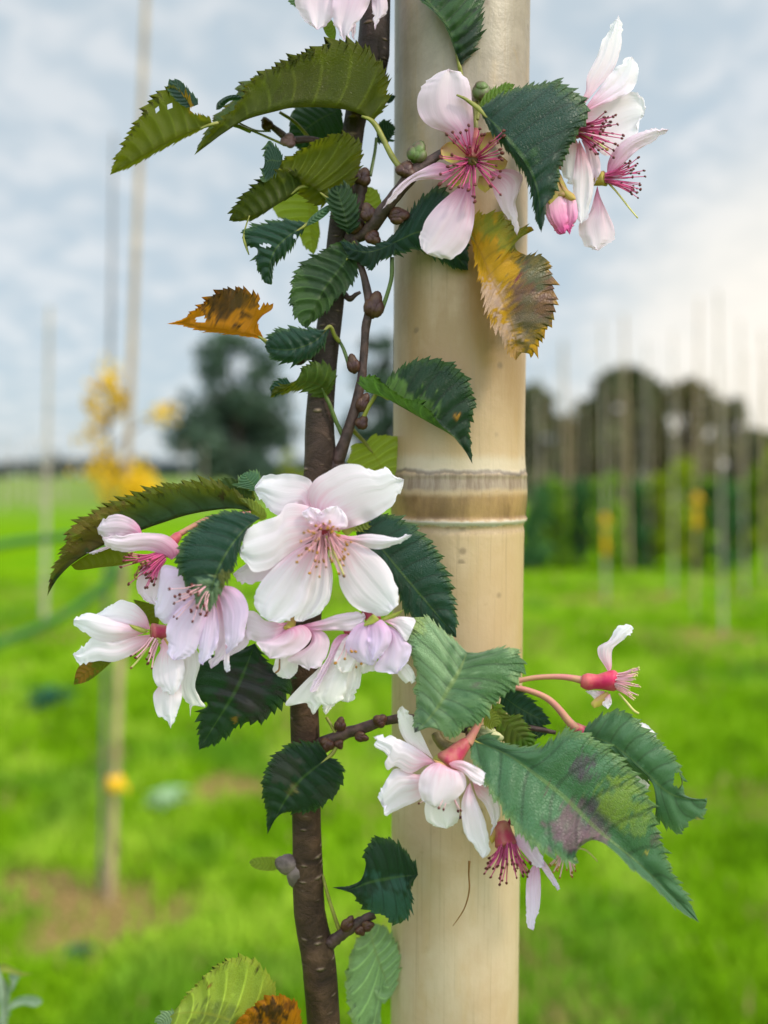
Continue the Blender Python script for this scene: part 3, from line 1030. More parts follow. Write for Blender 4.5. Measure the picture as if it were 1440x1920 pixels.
def far_tree(name, px0, px1, ptop, Y, nclump, nleaf, size, cols, seed, label, cat='tree', group=None, low=0.15, shape=1.0, trunk_r=0.2):
    """a broadleaf tree at distance Y filling px0..px1 and reaching up to ptop in the photograph"""
    r_ = np.random.default_rng(seed)
    x0, x1 = at_y(px0, 880, Y)[0], at_y(px1, 880, Y)[0]
    top = at_y(720, ptop, Y)[2]
    cx, hw = (x0 + x1) / 2, (x1 - x0) / 2
    root = empty(name, (cx, Y, 0))
    tag(root, label, cat, group)
    mb = MB()
    tube(mb, [(cx, Y, -0.1, trunk_r * 1.3), (cx + 0.1, Y, top * 0.3, trunk_r), (cx - 0.05, Y, top * 0.6, trunk_r * 0.6), (cx, Y, top * 0.9, trunk_r * 0.15)], 14, 9, conv=False, rough=0.1)
    clumps = []
    for i in range(nclump):
        h = low + (1 - low) * r_.random() ** 0.85
        env = math.sqrt(max(0.0, 1 - (max(h - 0.40, (0.40 - h) * 0.6) / 0.62) ** 2)) ** shape
        ang = r_.random() * 2 * math.pi
        q = math.sqrt(r_.random()) * env * hw * 0.85
        cr = hw * r_.uniform(0.14, 0.36) * (1.0 if h < 0.6 else 0.7)
        z = h * (top - cr * 0.7) - cr * 0.25 * q / hw
        clumps.append((cx + math.cos(ang) * q, Y + math.sin(ang) * q, z, cr, cr, cr * 0.75))
    for c_ in clumps[::3]:
        zb = max(0.2, c_[2] * 0.55)
        tube(mb, [(cx, Y, zb, trunk_r * 0.5), ((cx + c_[0]) / 2, (Y + c_[1]) / 2, (zb + c_[2]) / 2 + 0.1, trunk_r * 0.3), (c_[0], c_[1], c_[2], trunk_r * 0.1)], 6, 6, conv=False)
    mb.build('trunk', M_TRKD, root)
    leaf_cloud('crown', root, clumps, nleaf, size, cols, seed + 1)
    return root


DK = ((0.028, 0.052, 0.036), (0.10, 0.15, 0.10))
OL = ((0.035, 0.042, 0.018), (0.13, 0.14, 0.06))  # woodland olive, lightened to carry distance haze in the leaf colour
far_tree('broadleaf_tree', 310, 575, 614, 42, 80, 6500, 0.27, DK, 71, 'round dark green field tree left of the cherry stem, sky showing through its crown', low=0.12, trunk_r=0.22)
far_tree('broadleaf_tree', 634, 790, 628, 42, 44, 5200, 0.30, DK, 72, 'dark green tree seen in the gap between cherry stem and bamboo pole', low=0.05, trunk_r=0.22)
far_tree('field_shrub', 505, 572, 838, 36, 10, 500, 0.16, ((0.20, 0.25, 0.015), (0.36, 0.38, 0.02)), 73, 'small yellow green shrub at the foot of the round dark tree', 'shrub', low=0.1, trunk_r=0.06)
W = 'woodland trees behind the nursery rows'
far_tree('woodland_tree', 890, 1080, 722, 38, 50, 9000, 0.36, OL, 81, 'dark woodland tree partly hidden behind the right edge of the bamboo pole', group=W, low=0.02)
far_tree('woodland_tree', 1000, 1190, 752, 40, 56, 12000, 0.36, OL, 82, 'lower dark woodland tree filling the dip right of the bamboo pole', group=W, low=0.0)
far_tree('woodland_tree', 1085, 1262, 686, 37, 76, 15000, 0.36, OL, 83, 'tallest dark brown green woodland tree right of the bamboo pole', group=W, low=0.0)
far_tree('woodland_tree', 1200, 1380, 712, 36, 40, 2600, 0.30, ((0.06, 0.055, 0.02), (0.14, 0.12, 0.05)), 84, 'thin open woodland tree with much bright sky between its twigs', group=W, low=0.05)
far_tree('woodland_tree', 1312, 1432, 748, 39, 34, 4500, 0.34, OL, 85, 'pointed olive woodland tree near the right edge of the picture', group=W, low=0.0, shape=1.6)
far_tree('woodland_tree', 1360, 1530, 812, 38, 30, 5000, 0.34, ((0.05, 0.075, 0.012), (0.13, 0.17, 0.02)), 86, 'low yellow green woodland tree cut by the right edge of the picture', group=W, low=0.0)

# far wood along the left horizon (one mass)
r_ = np.random.default_rng(9)
cl_ = []
for i in range(260):
    x = r_.uniform(-190, 60)
    h = 5.0 + 2.0 * vnoise(x / 14.0, 0.5, 5) + r_.uniform(-1, 0.6)
    cl_.append((x, 205 + r_.uniform(-4, 6), h * r_.uniform(0.3, 0.75), 4.5, 3, h * 0.32))
fw = leaf_cloud('far_wood', None, cl_, 9000, 1.1, ((0.035, 0.055, 0.060), (0.07, 0.10, 0.09)), 10)
tag(fw, 'long dark strip of far woodland on the left horizon', 'woodland', kind='stuff')

# nursery shrubs in a row on the right
SH = 'young nursery shrubs in the row beyond the bamboo pole'
GR = ((0.08, 0.19, 0.02), (0.26, 0.38, 0.03))
DG = ((0.03, 0.10, 0.035), (0.10, 0.22, 0.06))
YG = ((0.16, 0.24, 0.012), (0.34, 0.40, 0.02))
shr = [(1000, 9.6, 905, DG, 'dark blue green nursery shrub touching the right edge of the bamboo pole'),
       (1045, 9.9, 890, GR, 'green nursery shrub left of the broad pale stake with yellow green top'),
       (1092, 10.0, 900, DG, 'dark nursery shrub right of the broad pale stake'),
       (1140, 9.7, 885, GR, 'green nursery shrub behind the lower yellow band'),
       (1188, 9.9, 905, DG, 'dark nursery shrub below the tallest woodland tree'),
       (1228, 10.2, 872, YG, 'yellow green nursery shrub below the open thin tree'),
       (1270, 9.6, 858, YG, 'tall bright yellow green nursery shrub left of the higher yellow band'),
       (1318, 9.8, 895, GR, 'green nursery shrub right of the higher yellow band'),
       (1362, 9.5, 900, DG, 'dark nursery shrub below the pointed woodland tree'),
       (1405, 9.7, 885, GR, 'green nursery shrub second from the right edge of the picture'),
       (1448, 9.3, 838, YG, 'tallest yellow green nursery shrub cut by the right edge of the picture')]
for i, (px, Y, pt, cols, lab) in enumerate(shr):
    rs = np.random.default_rng(300 + i)
    base = at_y(px, 900, Y)
    top = at_y(px, pt, Y)[2]
    root = empty('nursery_shrub', (base[0], Y, 0))
    tag(root, lab, 'shrub', SH)
    mb = MB()
    for k in range(5):
        a_ = rs.random() * 6.28
        e_ = rs.uniform(0.05, 0.16)
        tube(mb, [(base[0] + 0.02 * math.cos(a_), Y + 0.02 * math.sin(a_), -0.02, 0.010), (base[0] + e_ * .5 * math.cos(a_), Y + e_ * .5 * math.sin(a_), top * .5, 0.007), (base[0] + e_ * math.cos(a_), Y + e_ * math.sin(a_), top * rs.uniform(.8, .98), 0.003)], 8, 6, conv=False)
    mb.build('stem', M_TRK, root)
    cl_ = []
    for k in range(26):
        h = rs.uniform(0.08, 0.95)
        a_ = rs.random() * 6.28
        q = rs.uniform(0.02, 0.19) * (1.1 - 0.5 * h)
        cl_.append((base[0] + q * math.cos(a_), Y + q * math.sin(a_), h * top, 0.13, 0.13, 0.11))
    leaf_cloud('foliage', root, cl_, 2200, 0.045, cols, 400 + i)


# ---------------------------------------------------------------- stakes
def stake(p_base, p_top, r, mat, label, group=None, tie=None, name='bamboo_stake', nodes=True):
    p0, p1 = np.array(p_base, float), np.array(p_top, float)
    root = empty(name, p0)
    tag(root, label, 'stake', group)
    mb = MB()
    n = 48
    pts = []
    ln = np.linalg.norm(p1 - p0)
    for i in range(n + 1):
        t = i / n
        p = p0 + (p1 - p0) * t
        if i == 0:
            p = p - (p1 - p0) / ln * 0.05
        k = (t * ln) % 0.31
        rr = r * (1 - 0.35 * t) * (1.10 if (nodes and k < ln / n) else 1.0)
        pts.append((*p, rr))
    tube(mb, pts, 96, 12, conv=False)
    mb.build('cane', mat, root)
    if tie:
        for (px, py, h, rr) in tie:
            z = None
            # height of that picture row on this stake
            best = min(np.linspace(0, 1, 400), key=lambda t: abs(proj(p0 + (p1 - p0) * t)[1] - py))
            c_ = p0 + (p1 - p0) * best
            mb = MB()
            d_ = (p1 - p0) / ln
            tube(mb, [(*(c_ - d_ * h), rr * 0.8), (*(c_ - d_ * h * .4), rr), (*(c_ + d_ * h * .4), rr * 1.05), (*(c_ + d_ * h), rr * 0.8)], 10, 12, conv=False, rough=0.12)
            tube(mb, [(*(c_ + np.array([rr * .8, -rr * .6, 0])), rr * .25), (*(c_ + np.array([rr * 1.7, -rr * .9, -h * .2])), rr * .22), (*(c_ + np.array([rr * 1.9, -rr, -h])), rr * .12)], 8, 6, conv=False)
            mb.build('tie_band', M_TIE, root)
    return root


def proj(p):
    v = np.asarray(p) - CAM
    d = v @ FWD
    return 720 + F * (v @ RIGHT) / d, 960 - F * (v @ UP) / d


Yn = near_base[1]
stake(near_base, at_y(275, -40, Yn + 0.05), 0.0115, M_STAKE, 'near leaning bamboo stake on the left with one small yellow tie band low on it',
      tie=[(212, 1470, 0.020, 0.024)])
g = on_ground(83, 1165)
stake(g, at_y(93, 575, g[1]), 0.022, M_STAKEG, 'lone pale stake at the far left, left of the near leaning stake')
NS = 'tall stakes of the nursery rows right of the pole'
for (px, pyb, pxt, pyt, r, m_, lab, tie) in [
        (1022, 1062, 1008, 690, .020, M_STAKEG, 'pale stake closest to the right edge of the bamboo pole', None),
        (1068, 1058, 1056, 640, .036, M_STAKE, 'broadest pale pinkish stake right of the bamboo pole', None),
        (1136, 1128, 1128, 600, .017, M_STAKEG, 'stake with the lower of the two yellow bands', [(1135, 975, .055, .030), (1137, 1020, .12, .019)]),
        (1180, 1075, 1170, 590, .027, M_STAKE, 'broad pale stake in front of the tallest woodland tree', None),
        (1218, 1066, 1212, 640, .017, M_STAKEG, 'thin grey stake right of the tallest woodland tree', None),
        (1262, 1118, 1262, 620, .015, M_STAKEG, 'thin stake in front of the tall yellow green shrub', None),
        (1303, 1165, 1310, 560, .015, M_STAKE, 'stake with the higher of the two yellow bands', [(1300, 935, .045, .028), (1301, 972, .09, .019)]),
        (1356, 1190, 1346, 545, .016, M_STAKEG, 'stake with its foot lowest of all in the right hand grass', None),
        (1396, 1118, 1388, 600, .015, M_STAKEG, 'stake in front of the pointed woodland tree', None),
        (1434, 1098, 1430, 620, .019, M_STAKE, 'stake nearest the right edge of the picture', None)]:
    g = on_ground(px, pyb)
    stake(g, at_y(pxt, pyt, g[1] + 0.1), r * 0.68, m_, lab, NS, tie)
rs = np.random.default_rng(77)
for i in range(26):
    px = 995 + i * 17.6 + rs.uniform(-6, 6)
    Y = rs.uniform(13, 19)
    b = at_y(px, 900, Y)
    stake((b[0], Y, 0), (b[0] + rs.uniform(-.06, .06), Y, rs.uniform(2.6, 3.7)), 0.014, M_STAKE if i % 3 else M_STAKEG,
          'thin pale stake of the rows further back, in front of the woodland', 'thin stakes further back in front of the woodland')
for i, (px, h) in enumerate([(6, 2.6), (24, 2.9), (41, 2.5), (58, 2.8), (74, 2.5), (100, 2.7), (118, 2.4), (345, 2.6), (380, 2.3)]):
    g = at_y(px, 900, 26 + 3 * ((i * 7) % 4))
    stake((g[0], g[1], 0), (g[0] + 0.05, g[1], h), 0.028, M_STAKEG, 'thin faint stake of the far rows under the left horizon', 'far thin stakes under the left horizon')

# young yellow-leaved tree beside the near stake
yb = on_ground(190, 1672)
yt = empty('young_tree', yb)
tag(yt, 'slender young tree with yellow autumn leaves beside the near leaning stake', 'tree')
mb = MB()
trunk_pts = [(190, 1700), (196, 1350), (200, 1050), (203, 860), (208, 600), (213, 250)]
tp = [at_y(x, y, yb[1]) for x, y in trunk_pts]
tube(mb, [(*p, r) for p, r in zip(tp, (.008, .0075, .007, .006, .005, .003))], 40, 9, conv=False, rough=0.08)
for (ax_, ay_, bx_, by_) in ((200, 900, 262, 925), (203, 820, 170, 760), (204, 790, 245, 770), (202, 880, 160, 900), (205, 760, 195, 700), (203, 850, 318, 775)):
    a_, b_ = at_y(ax_, ay_, yb[1]), at_y(bx_, by_, yb[1] + r_.uniform(-.1, .1))
    tube(mb, [(*a_, .005), (*((a_ + b_) / 2 + np.array([0, 0, .02])), .004), (*b_, .0015)], 8, 6, conv=False)
mb.build('trunk', M_TRK, yt)
cl_ = []
for (px, py, rr) in [(200, 705, 26), (204, 740, 28), (196, 775, 24), (186, 808, 22), (190, 850, 20), (168, 755, 16), (228, 760, 20), (255, 905, 34), (235, 930, 40), (268, 918, 26), (200, 895, 26),
                     (175, 885, 18), (140, 880, 14), (318, 770, 18), (295, 780, 16), (215, 960, 22), (150, 830, 10), (282, 925, 18), (262, 912, 22), (276, 900, 18), (250, 926, 22), (242, 914, 20), (270, 928, 18), (256, 898, 16), (290, 912, 12)]:
    p_ = at_y(px, py, yb[1] + r_.uniform(-.12, .12))
    k = rr / F * yb[1]
    cl_.append((*p_, k * 1.35, k * 1.35, k * 1.35))
leaf_cloud('foliage', yt, cl_, 900, 0.015, ((0.62, 0.36, 0.01), (0.80, 0.55, 0.03)), 55)

# green hose looped round the near stake
hz = [(-120, 1050), (0, 1022), (70, 1012), (150, 1006), (205, 1018), (222, 1048), (206, 1088), (150, 1136), (70, 1178), (0, 1205), (-120, 1262)]
mb = MB()
hp = [at_y(x, y, Yn + (0.06 if i < 5 else -0.05)) for i, (x, y) in enumerate(hz)]
tube(mb, [(*p, 0.013) for p in hp], 90, 10, conv=False)
ho = mb.build('hose', M_HOSE)
tag(ho, 'dark green hose looped round the near stake and sagging away to the left', 'hose')

# grey-green weed, bottom left corner
zb = 620
wb = world((10, 1990, zb))
wd = empty('weed_plant', (wb[0], wb[1], 0))
tag(wd, 'grey green weed with narrow downy leaves in the lower left corner', 'weed')
mb = MB()
s0 = world((8, 1935, zb))
tube(mb, [(wb[0], wb[1], -0.02, .0016), (wb[0] + .004, wb[1], .4, .0015), (wb[0] + .003, wb[1], .8, .0013), (*s0, .0012), (*world((2, 1880, zb)), .001), (*world((-8, 1810, zb)), .0006)], 60, 8, conv=False)
mb.build('stem', M_WEED, wd)


def weed_leaf(poly, z0, z1, mat=None):
    _seed[0] += 1
    p = np.array(poly, float)
    p = np.column_stack([(p[:, 0]), p[:, 1]])
    k = int(np.argmax(np.hypot(*(p - p[0]).T)))
    L2, _ = spline(p[:k + 1], 24)
    R2, _ = spline(np.vstack([p[:1], p[:k - 1:-1]]), 24)
    z = np.linspace(z0, z1, 25)
    return blade('leaf', wd, mat or M_WEED, np.column_stack([.5 * (L2 + R2), z]), np.column_stack([L2, z]), np.column_stack([R2, z]), 24, 5, zfun=lambda u, v: -8 * v ** 2)


weed_leaf([(8, 1890), (30, 1872), (52, 1866), (74, 1870), (80, 1880), (66, 1888), (45, 1884), (25, 1890), (12, 1898)], zb, zb - 20)
weed_leaf([(5, 1895), (-10, 1865), (-6, 1838), (6, 1832), (18, 1855), (16, 1880)], zb, zb + 10)
weed_leaf([(18, 1860), (20, 1842), (16, 1828), (28, 1816), (40, 1824), (32, 1840), (24, 1856)], zb, zb + 15)
weed_leaf([(-4, 1812), (4, 1806), (20, 1812), (40, 1822), (62, 1826), (40, 1830), (16, 1824), (0, 1822)], zb + 10, zb, M_SEPG)
weed_leaf([(6, 1900), (20, 1898), (14, 1908), (0, 1920), (-14, 1930), (-6, 1912)], zb, zb - 10)

# broad pale weed and dark weed clump in the grass
for (px, py, Yoff, s_, lab, cols) in [(312, 1520, 0, .10, 'pale broad leaved weed alone in the grass right of the near stake', ((.22, .36, .18), (.36, .50, .28))),
                                      (95, 1330, 0, .16, 'dark blue green weed clump in the grass left of the near stake', ((.02, .09, .05), (.05, .16, .08))),
                                      (150, 1800, 0, .05, 'small dark weed in the grass below the foot of the near stake', ((.04, .11, .06), (.06, .14, .08)))]:
    g = on_ground(px, py)
    root = empty('weed_clump', (g[0], g[1], 0))
    tag(root, lab, 'weed')
    rs = np.random.default_rng(px)
    mb = MB()
    ccs = []
    for k in range(26):
        a_ = rs.random() * 6.28
        e_ = rs.uniform(0.3, 1.0) * s_
        d_ = np.array([math.cos(a_), math.sin(a_), 0])
        sd_ = np.array([-math.sin(a_), math.cos(a_), 0])
        b_ = np.array([g[0], g[1], 0.0])
        h_ = rs.uniform(.35, 1.0) * s_
        ws = s_ * rs.uniform(.12, .22)
        V = [b_, b_ + d_ * e_ * .5 + sd_ * ws + [0, 0, h_ * .8], b_ + d_ * e_ * .55 + [0, 0, h_ * .7], b_ + d_ * e_ * .5 - sd_ * ws + [0, 0, h_ * .8], b_ + d_ * e_ * 1.1 + [0, 0, h_ * .6]]
        mb.add(V, [(0, 1, 2), (0, 2, 3), (1, 4, 2), (2, 4, 3)])
        c_ = np.array(cols[0]) + (np.array(cols[1]) - np.array(cols[0])) * rs.random()
        ccs += [c_] * 5
    o = mb.build('foliage', M_FOL, root)
    set_uv_col(o, None, np.column_stack([np.array(ccs), np.ones(len(ccs))]), 'Tint')

# ================================================================ BAMBOO POLE
BZ = 178
Yb = world((861, 890, BZ))[1]
a_top, a_bot = at_y(866, 0, Yb), at_y(851, 1920, Yb)
bdir = (a_top - a_bot) / (a_top - a_bot)[2]
g0 = a_bot - bdir * a_bot[2]
pole = empty('bamboo_pole', g0)
tag(pole, 'thick pale bamboo pole standing in front beside the flowering cherry stem', 'pole')
znode = at_y(861, 981, Yb - 0.0165)[2]
depth_axis = (world((861, 890, BZ)) - CAM) @ FWD
R0 = 0.5 * 247.5 / F * depth_axis * 0.992
mb = MB()
prof = []
zs_ = [-0.05]
while zs_[-1] < 2.6:
    a_ = abs(zs_[-1] - znode)
    zs_.append(zs_[-1] + float(np.clip(0.0004 + max(0.0, a_ - 0.02) * 0.03, 0.0004, 0.02)))
for z in zs_:
    h = z - znode
    r = R0 * (1.0 - 0.006 * (h > 0))
    r += 0.00080 * math.exp(-((h - 0.0065) / 0.0065) ** 2)          # swollen node
    r += 0.00055 * math.exp(-((h - 0.0002) / 0.0006) ** 2)          # ridge
    r -= 0.00035 * math.exp(-((h + 0.0014) / 0.0010) ** 2)          # groove under it
    r += 0.00025 * math.exp(-((h - 0.0112) / 0.0006) ** 2)          # sheath scar
    for zn in (znode - 0.36, znode + 0.40, znode - 0.70, znode + 0.80):
        hh = z - zn
        r += 0.0006 * math.exp(-(hh / 0.006) ** 2)
    prof.append((z, r))
sides = 72
ang = np.linspace(0, 2 * np.pi, sides, endpoint=False)
V = []
for z, r in prof:
    c_ = g0 + bdir * z
    wob = 1 + 0.003 * (vnoise(ang * 1.0, 0 * ang + z * 14, 2) - .5) * 2
    V.append(np.stack([c_[0] + r * wob * np.cos(ang), c_[1] + r * wob * np.sin(ang), 0 * ang + z], 1))
V = np.concatenate(V)
f = [(i * sides + j, i * sides + (j + 1) % sides, (i + 1) * sides + (j + 1) % sides, (i + 1) * sides + j) for i in range(len(prof) - 1) for j in range(sides)]
f.append(tuple((len(prof) - 1) * sides + j for j in range(sides)))
mb.add(V, f)
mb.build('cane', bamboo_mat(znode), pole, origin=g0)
ds = MB()
tube(ds, [(880, 1614, 20, 2.4), (879, 1640, 20, 1.6), (880, 1668, 20, 1.5), (872, 1700, 21, 1.3), (858, 1724, 22, 1.0), (849, 1736, 23, 0.6)], 30, 6)
dso = ds.build('dry_stem', M_DRY)
tag(dso, 'thin curved brown dry stem stuck to the front of the thick bamboo pole', 'dry stem')

# ================================================================ CHERRY TREE
TZ = 62
tw = world((607, 1990, TZ))
TREE = empty('cherry_tree', (tw[0], tw[1], 0))
tag(TREE, 'young autumn flowering cherry with white pink blossoms and toothed leaves beside the thick pole', 'tree')
mb = MB()
tr_pts = [(608, 1990, TZ, 30), (607, 1925, TZ, 30), (597, 1800, TZ, 31), (580, 1700, TZ, 29), (576, 1560, TZ, 27), (572, 1400, TZ, 27.5), (570, 1280, TZ, 26), (580, 1100, TZ + 2, 27), (594, 950, TZ + 2, 30),
          (602, 870, TZ, 31), (599, 790, TZ, 27), (608, 680, TZ, 24), (618, 600, TZ, 23), (634, 460, TZ, 22), (655, 300, TZ, 21), (664, 235, TZ, 20), (690, 110, TZ, 23), (702, 0, TZ, 24), (712, -100, TZ, 22)]
W3 = world(np.array([p[:3] for p in tr_pts]))
cpts = [(W3[0][0] + 0.004, W3[0][1], -0.05, 0.0075), (W3[0][0] + 0.003, W3[0][1], 0.4, 0.0062), (W3[0][0] + 0.003, W3[0][1], 0.75, 0.0052), (W3[0][0] + 0.0025, W3[0][1], 0.95, 0.0046), (W3[0][0] + 0.002, W3[0][1], 1.05, 0.0041)] + [(*q, p[3] * PX * (D + p[2] * PX) / D) for p, q in zip(tr_pts, W3)] + [(W3[-1][0] + .004, W3[-1][1] + .002, W3[-1][2] + .35, 0.0018)]
tube(mb, cpts, 420, 20, conv=False, rough=0.05)
trunk = mb.build('trunk', M_BARK, TREE, origin=(tw[0], tw[1], 0))
# knob on the stem
mb = MB()
ball(mb, (541, 1622, TZ - 6), 20, 0, axis=(-1, -.2, -.3), stretch=1.25, seg=14, rings=9, bump=.16)
ball(mb, (560, 1640, TZ - 4), 22, 0, axis=(-.5, 1, 0), stretch=1.2, seg=14, rings=9, bump=.1)
ball(mb, (524, 1618, TZ - 8), 11, 0, axis=(-1, 0, -.5), stretch=.8, seg=12, rings=8, bump=.1)
M_KNOT = simple_mat('knot_bark', (0.17, 0.12, 0.11), 0.6, 0.5, 300, bump=.4)
mb.build('knot', M_KNOT, TREE)
mb = MB()
ball(mb, (630, 872, TZ - 6), 16, 0, axis=(.5, -1, 0), stretch=1.3, seg=14, rings=9, bump=.1)
mb.build('branch_collar', M_TWIG, TREE)


def twig(pts, buds=(), n=40):
    mb = MB()
    tube(mb, pts, n, 10, 0, 0.12)
    o = mb.build('twig', M_TWIG, TREE)
    for (x, y, z, r, axx, axy, st, m_) in buds:
        b = MB()
        ax = np.array([axx, axy, -.15])
        ball(b, (x, y, z), r * .86, 0, axis=ax, stretch=st * 1.25, seg=10, rings=8, bump=.10)
        u_ = ax / np.linalg.norm(ax)
        sd_ = np.array([-u_[1], u_[0], 0])
        for q in (-.45, .45, 0):
            ball(b, np.array((x, y, z)) + sd_ * r * q - u_ * r * st * .25 + np.array([0, 0, -r * .25]), r * .72, 0, axis=u_ + sd_ * q * .3, stretch=st * .95, seg=8, rings=6)
        b.build('bud', m_, o)
    return o


twig([(632, 868, 52, 12), (650, 815, 40, 10.5), (668, 760, 34, 9.5), (680, 690, 30, 8.5), (685, 620, 26, 8), (692, 575, 24, 9), (684, 525, 22, 7), (672, 485, 22, 7), (664, 445, 26, 8)],
     [(702, 572, 20, 17, .25, -1, 1.5, M_BUD), (662, 682, 26, 11, -.2, -1, 1.7, M_BUD), (681, 755, 22, 11, .45, -1, 1.7, M_BUD), (679, 792, 24, 11, .6, -1, 1.2, M_BUD)])
twig([(655, 452, 40, 11), (690, 432, 14, 13), (715, 400, -8, 13), (742, 366, -22, 12), (775, 325, -30, 14), (812, 298, -32, 9), (850, 274, -30, 7)],
     [(783, 285, -34, 17, .35, -1, 1.25, M_BUDG), (762, 318, -34, 18, .3, -1, .9, M_BUD), (748, 404, -14, 15, 1, -.1, 1.3, M_BUD), (690, 398, 0, 14, -.3, -1, 1.3, M_BUD), (665, 420, 20, 16, -.4, -.8, 1.2, M_BUD), (700, 446, 4, 13, .6, .6, 1.2, M_BUD)])
twig([(655, 452, 40, 10), (668, 400, 34, 11), (676, 350, 28, 13), (682, 330, 26, 11)], [(680, 332, 22, 15, .4, -1, 1.2, M_BUD), (655, 410, 24, 10, -1, -.4, 1.3, M_BUD)])
twig([(645, 280, 60, 8), (585, 262, 50, 7), (545, 262, 44, 8), (520, 245, 42, 6), (492, 222, 40, 5)],
     [(540, 264, 38, 13, -1, .2, 1.1, simple_mat('bud_pinkish', (0.20, 0.10, 0.10), .5, .4, 300)), (500, 232, 36, 10, -.5, -1, 1.3, M_BUD)])
twig([(590, 1402, 52, 14), (620, 1388, 40, 12), (652, 1374, 34, 11), (690, 1362, 30, 10), (722, 1352, 26, 9), (760, 1347, 10, 9), (820, 1356, -4, 9), (880, 1368, -14, 8), (930, 1366, -30, 7), (985, 1364, -36, 6), (1042, 1374, -40, 4)],
     [(638, 1358, 28, 10, .2, -1, 1.4, M_BUD), (678, 1382, 24, 9, 1, .3, 1.5, M_BUD), (713, 1351, 18, 12, .6, -.5, 1.1, M_BUD), (636, 1396, 30, 8, .5, 1, 1.2, M_BUD), (612, 1398, 32, 13, -.3, .6, 1.1, M_BUD),
      (888, 1372, -26, 13, -.6, .3, 1.2, M_BUD), (918, 1378, -40, 14, 1, .25, 1.9, simple_mat('bud_pale', (0.50, 0.47, 0.25), .5, .5, 260, col2=(0.16, 0.18, 0.08)))], 60)
twig([(616, 1772, 52, 13), (640, 1752, 46, 11), (670, 1732, 42, 10), (702, 1714, 40, 8)],
     [(652, 1732, 34, 10, .6, -1, 1.7, M_BUD), (690, 1736, 34, 10, .6, -.2, 1.2, M_BUD), (676, 1746, 36, 9, .5, .6, 1.1, M_BUD)])
part_tube(TREE, 'twig', [(640, 545, 58, 5), (655, 560, 40, 6), (668, 552, 32, 4), (676, 548, 30, 3)], M_TWIG, 16, 8, .15)
part_tube(TREE, 'twig', [(600, 668, 60, 6), (572, 668, 50, 10), (560, 676, 46, 9), (548, 672, 44, 6)], M_TWIG, 16, 8, .2)
# cut side twig hugging the pole, lower right
part_tube(TREE, 'twig', [(818, 1374, -12, 9), (828, 1394, -18, 11), (852, 1404, -26, 12), (876, 1396, -30, 10), (890, 1380, -26, 7)], simple_mat('twig_green_bark', (0.19, 0.15, 0.055), .5, .5, 250), 24, 10, .12)
# thin stalks
part_tube(TREE, 'stalk', [(735, 482, 8, 4), (734, 520, 12, 4), (726, 552, 16, 4), (714, 586, 20, 4.5)], M_PETID, 18, 8)
part_tube(TREE, 'stalk', [(627, 626, 40, 3), (643, 652, 34, 3.2), (656, 690, 30, 3.8)], M_PETID, 16, 8)
part_tube(TREE, 'stalk', [(440, 232, 46, 2), (480, 248, 46, 2.2), (530, 270, 46, 2.6)], M_PETI, 16, 6)
part_tube(TREE, 'stalk', [(440, 226, 48, 1.6), (478, 244, 48, 1.8), (508, 246, 46, 2)], M_PETI, 16, 6)
part_tube(TREE, 'stalk', [(604, 1640, 58, 3), (618, 1690, 50, 3.4), (636, 1744, 46, 4)], M_PETI, 16, 8)
part_tube(TREE, 'stalk', [(612, 1345, 40, 3), (622, 1362, 36, 3), (630, 1376, 34, 3.4)], M_PETI, 12, 8)
part_tube(TREE, 'stalk', [(468, 404, -6, 1.2), (461, 424, -6, 1.4), (457, 446, -6, 2.4), (462, 464, -4, 2.6), (467, 478, -4, 1)], M_PETI, 16, 6, .3)

# ---------------------------------------------------------------- leaves
AMB, BRN, PUR = (0.42, 0.19, 0.015), (0.055, 0.030, 0.012), (0.13, 0.055, 0.085)
# A: large arching leaf, underside
leaf([(699, 228, 8), (664, 210, -6), (614, 202, -18), (553, 202, -24), (517, 209, -24), (461, 225, -14), (419, 250, -2), (392, 270, 10), (364, 291, 22)],
     [(722, 192), (717, 134), (683, 95), (644, 81), (617, 84), (586, 100), (558, 112), (517, 130), (486, 146), (466, 172), (442, 205), (411, 233), (383, 264)],
     [(708, 200), (702, 150), (662, 108), (612, 106), (566, 118), (505, 140), (458, 160), (438, 190), (408, 218), (388, 248)],
     'olive', -10, 60, True, (13, 10), (6, 10), 4.5, [(716, 256, 10), (738, 298, 2), (762, 326, -14)], spots=[(560, 150, 60, (0.07, 0.07, 0.012), .6)], pr=(5, 6), nveins=8)
# B: left leaf hanging, bitten
leaf([(398, 233, 6), (350, 250, 4), (300, 274, 4), (250, 302, 8), (206, 328, 14)],
     [(392, 222), (372, 214), (360, 196), (340, 176), (318, 168), (292, 186), (270, 216), (246, 252), (222, 294)],
     [(380, 242), (350, 256), (300, 281), (250, 309)],
     'olive', -14, 16, True, (11, 8), (5, 0), 2.5, [(420, 230, 20), (445, 236, 34), (470, 246, 44)], [(374, 205, 19, 9), (296, 207, 5, 5), (317, 198, 7, 4)],
     [(362, 186, 26, (0.45, 0.24, 0.02), .9), (372, 190, 12, (0.02, 0.02, 0.015), 1)])
leaf([(372, 196, 2), (352, 192, -4), (338, 170, -6), (324, 150, -4)], [(366, 182), (350, 166), (338, 152)], [(350, 200), (330, 186), (316, 164), (318, 152)], 'teal', 4, -4, False, (10, 3), corr=0)
leaf([(405, 206, 24), (418, 190, 20), (440, 182, 22), (456, 186, 26)], [(408, 192), (426, 180), (446, 178)], [(414, 204), (430, 190), (446, 188)], 'teal', 0, 8, False, None, corr=0)
